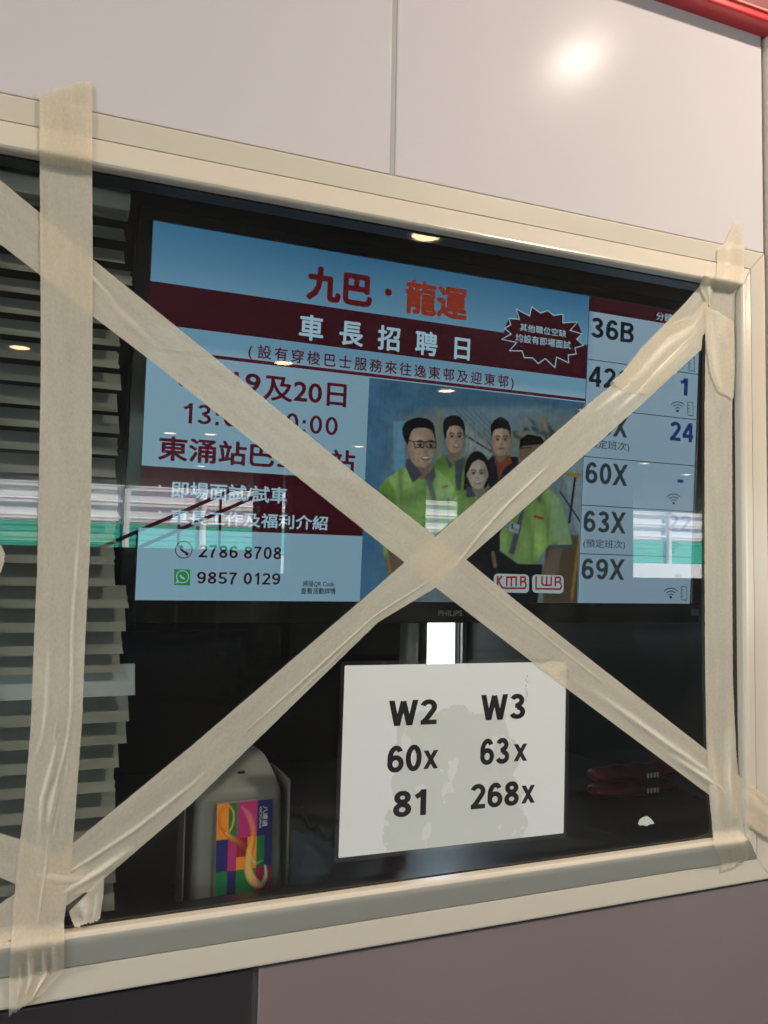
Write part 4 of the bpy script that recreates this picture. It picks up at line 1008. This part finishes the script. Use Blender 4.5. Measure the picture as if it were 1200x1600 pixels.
# diagonal from lower left to upper right
tape('long creased tape strip rising from the lower left to the upper right corner',
     [(-40, 1432), (0, 1412), (23, 1397), (60, 1362), (115, 1317), (300, 1165), (560, 942), (632, 879), (681, 838), (920, 631), (958, 600), (1000, 546), (1069, 475), (1096, 444), (1104, 428)],
     [(-40, 1505), (0, 1479), (40, 1452), (90, 1425), (165, 1371), (300, 1255), (591, 972), (681, 918), (729, 874), (920, 705), (1000, 634), (1040, 597), (1096, 546), (1100, 500), (1108, 470)],
     .0021, 420, 44, [(.08, .30, [(.08, .35), (.2, .62), (.3, .70)], .0016, .05), (.34, .60, [(.34, .62), (.45, .70), (.6, .78)], .0017, .025), (.61, .76, [(.61, .95), (.66, .72), (.70, .60), (.76, .56)], .0030, .035), (.64, .72, [(.64, .45), (.72, .38)], .0009, .015), (.40, .52, [(.4, .85), (.52, .9)], .0010, .02), (.09, .19, [(.09, .7), (.19, .9)], .0028, .10), (.82, .97, [(.82, .3), (.97, .45)], .0020, .12), (.84, .98, [(.84, .7), (.98, .6)], .0025, .10)], 2)
# short strip coming in from the left edge, its end folded down
tape('short tape strip entering low at the left edge, behind the left vertical strip',
     [(-50, 1285), (0, 1302), (29, 1311), (110, 1344), (165, 1369)], [(-50, 1352), (0, 1371), (23, 1381), (80, 1404), (150, 1392)], .0026, 60, 14, [(.5, .95, [(.5, .6), (.95, .4)], .0015, .15)], 3, 0, 4)
tape('loose folded tape tab hanging below the lower left crossing', [(108, 1424), (111, 1436), (118, 1451)], [(163, 1368), (161, 1402), (156, 1440)], .0034, 26, 16,
     [(.1, .95, [(0, .35), (1, .55)], .004, .16), (.3, 1, [(0, .8), (1, .75)], .002, .1)], 4, 0, 6)
# left vertical
tape('long vertical tape strip down the left, wrinkled low down and torn at both ends',
     [(61, 143), (62, 160), (62, 250), (63, 400), (64, 560), (61, 750), (58, 890), (54, 980), (48, 1135), (37, 1270), (29, 1330), (19, 1440), (14, 1540), (14, 1590)],
     [(143, 122), (144, 150), (144, 250), (145, 400), (144, 600), (143, 750), (141, 850), (134, 980), (128, 1130), (116, 1290), (112, 1350), (100, 1440), (101, 1515), (60, 1560)],
     .0032, 420, 52, [(0.462, 0.804, [(0.462, 0.83), (0.501, 0.78), (0.582, 0.73), (0.643, 0.76), (0.671, 0.77), (0.705, 0.745), (0.73, 0.68), (0.751, 0.6), (0.773, 0.55), (0.804, 0.51)], 0.0022, 0.03), (0.608, 0.731, [(0.608, 0.3), (0.671, 0.29), (0.705, 0.25), (0.731, 0.13)], 0.0016, 0.05), (0.706, 0.82, [(0.706, 0.55), (0.73, 0.485), (0.751, 0.41), (0.773, 0.33), (0.797, 0.33), (0.82, 0.38)], 0.0026, 0.045), (0.752, 0.804, [(0.752, 0.6), (0.776, 0.53), (0.804, 0.5)], 0.002, 0.06), (0.717, 0.759, [(0.717, 0.79), (0.741, 0.78), (0.759, 0.75)], 0.001, 0.02), (0.685, 0.713, [(0.685, 0.52), (0.713, 0.47)], 0.001, 0.02), (0.783, 0.811, [(0.783, 0.66), (0.811, 0.63)], 0.001, 0.02), (0.811, 0.909, [(0.811, 0.5), (0.836, 0.53), (0.86, 0.52), (0.909, 0.5)], 0.0018, 0.03), (0.934, 0.983, [(0.934, 0.35), (0.983, 0.42)], 0.0022, 0.05), (0.937, 0.993, [(0.937, 0.62), (0.993, 0.68)], 0.0022, 0.05), (0.93, 0.972, [(0.93, 0.8), (0.972, 0.84)], 0.0016, 0.04), (0.948, 0.993, [(0.948, 0.2), (0.993, 0.22)], 0.0015, 0.04)], 5, 7, 6)
# right vertical
tape('long vertical tape strip down the right side of the window beside the jamb',
     [(1148, 347), (1133, 379), (1121, 389), (1120, 425), (1112, 455), (1103, 500), (1101, 640), (1101, 900), (1102, 1060), (1104, 1170), (1108, 1240), (1115, 1318), (1127, 1345), (1128, 1364)],
     [(1157, 347), (1163, 382), (1163, 400), (1162, 430), (1148, 460), (1147, 520), (1144, 640), (1144, 900), (1145, 1060), (1150, 1170), (1156, 1240), (1163, 1305), (1172, 1336), (1163, 1350)],
     .0026, 360, 28, [(.28, .82, [(0, .88), (1, .86)], .0006, .10), (.78, .93, [(.78, .8), (.86, .62), (.93, .7)], .0045, .16), (.02, .12, [(0, .4), (.2, .5)], .001, .2), (.80, .95, [(.8, .15), (.95, .2)], .0016, .1)], 6, 0, 5)
# extra repair patches near the upper right
tape('short creamy tape patch doubled over the rising strip near the upper right', [(955, 597), (978, 577), (1040, 508), (1084, 492), (1106, 466)], [(970, 612), (1012, 617), (1046, 590), (1070, 560), (1108, 512)], .0036, 60, 14,
     [(.1, .9, [(0, .45), (1, .35)], .0022, .13), (.2, .8, [(0, .75), (1, .7)], .0016, .1)], 7, 5, 0)
tape('short creamy tape patch over the top of the right vertical strip', [(1102, 474), (1102, 530), (1110, 585), (1124, 615)], [(1146, 500), (1148, 530), (1148, 585), (1146, 626)], .0042, 50, 14,
     [(.1, .95, [(0, .2), (1, .15)], .003, .12), (.0, .4, [(0, .55), (1, .5)], .0015, .2)], 8, 4, 5)
tape('narrow twisted tape end stuck on the top rail beside the right vertical strip', [(1104, 425), (1099, 432), (1093, 447), (1101, 466), (1108, 478)], [(1109, 424), (1118, 436), (1114, 452), (1110, 466), (1109, 482)], .0046, 30, 10, [(.1, .9, [(0, .4), (1, .6)], .004, .25)], 9, 3, 0)
tape('torn end of a tape strip reaching in at the left edge of the picture', [(-60, 838), (-20, 846), (2, 852), (9, 868)], [(-60, 925), (-20, 915), (0, 897), (8, 876)], .0018, 30, 12, [], 10, 0, 7)
tape('short tape end wrapped over the lower right frame corner', [(1152, 1226), (1176, 1240), (1200, 1262), (1225, 1285)], [(1164, 1284), (1180, 1296), (1205, 1312), (1225, 1330)], .0038, 24, 10, [(0, 1, [(0, .2), (1, .3)], .001, .2)], 11, 4, 0)
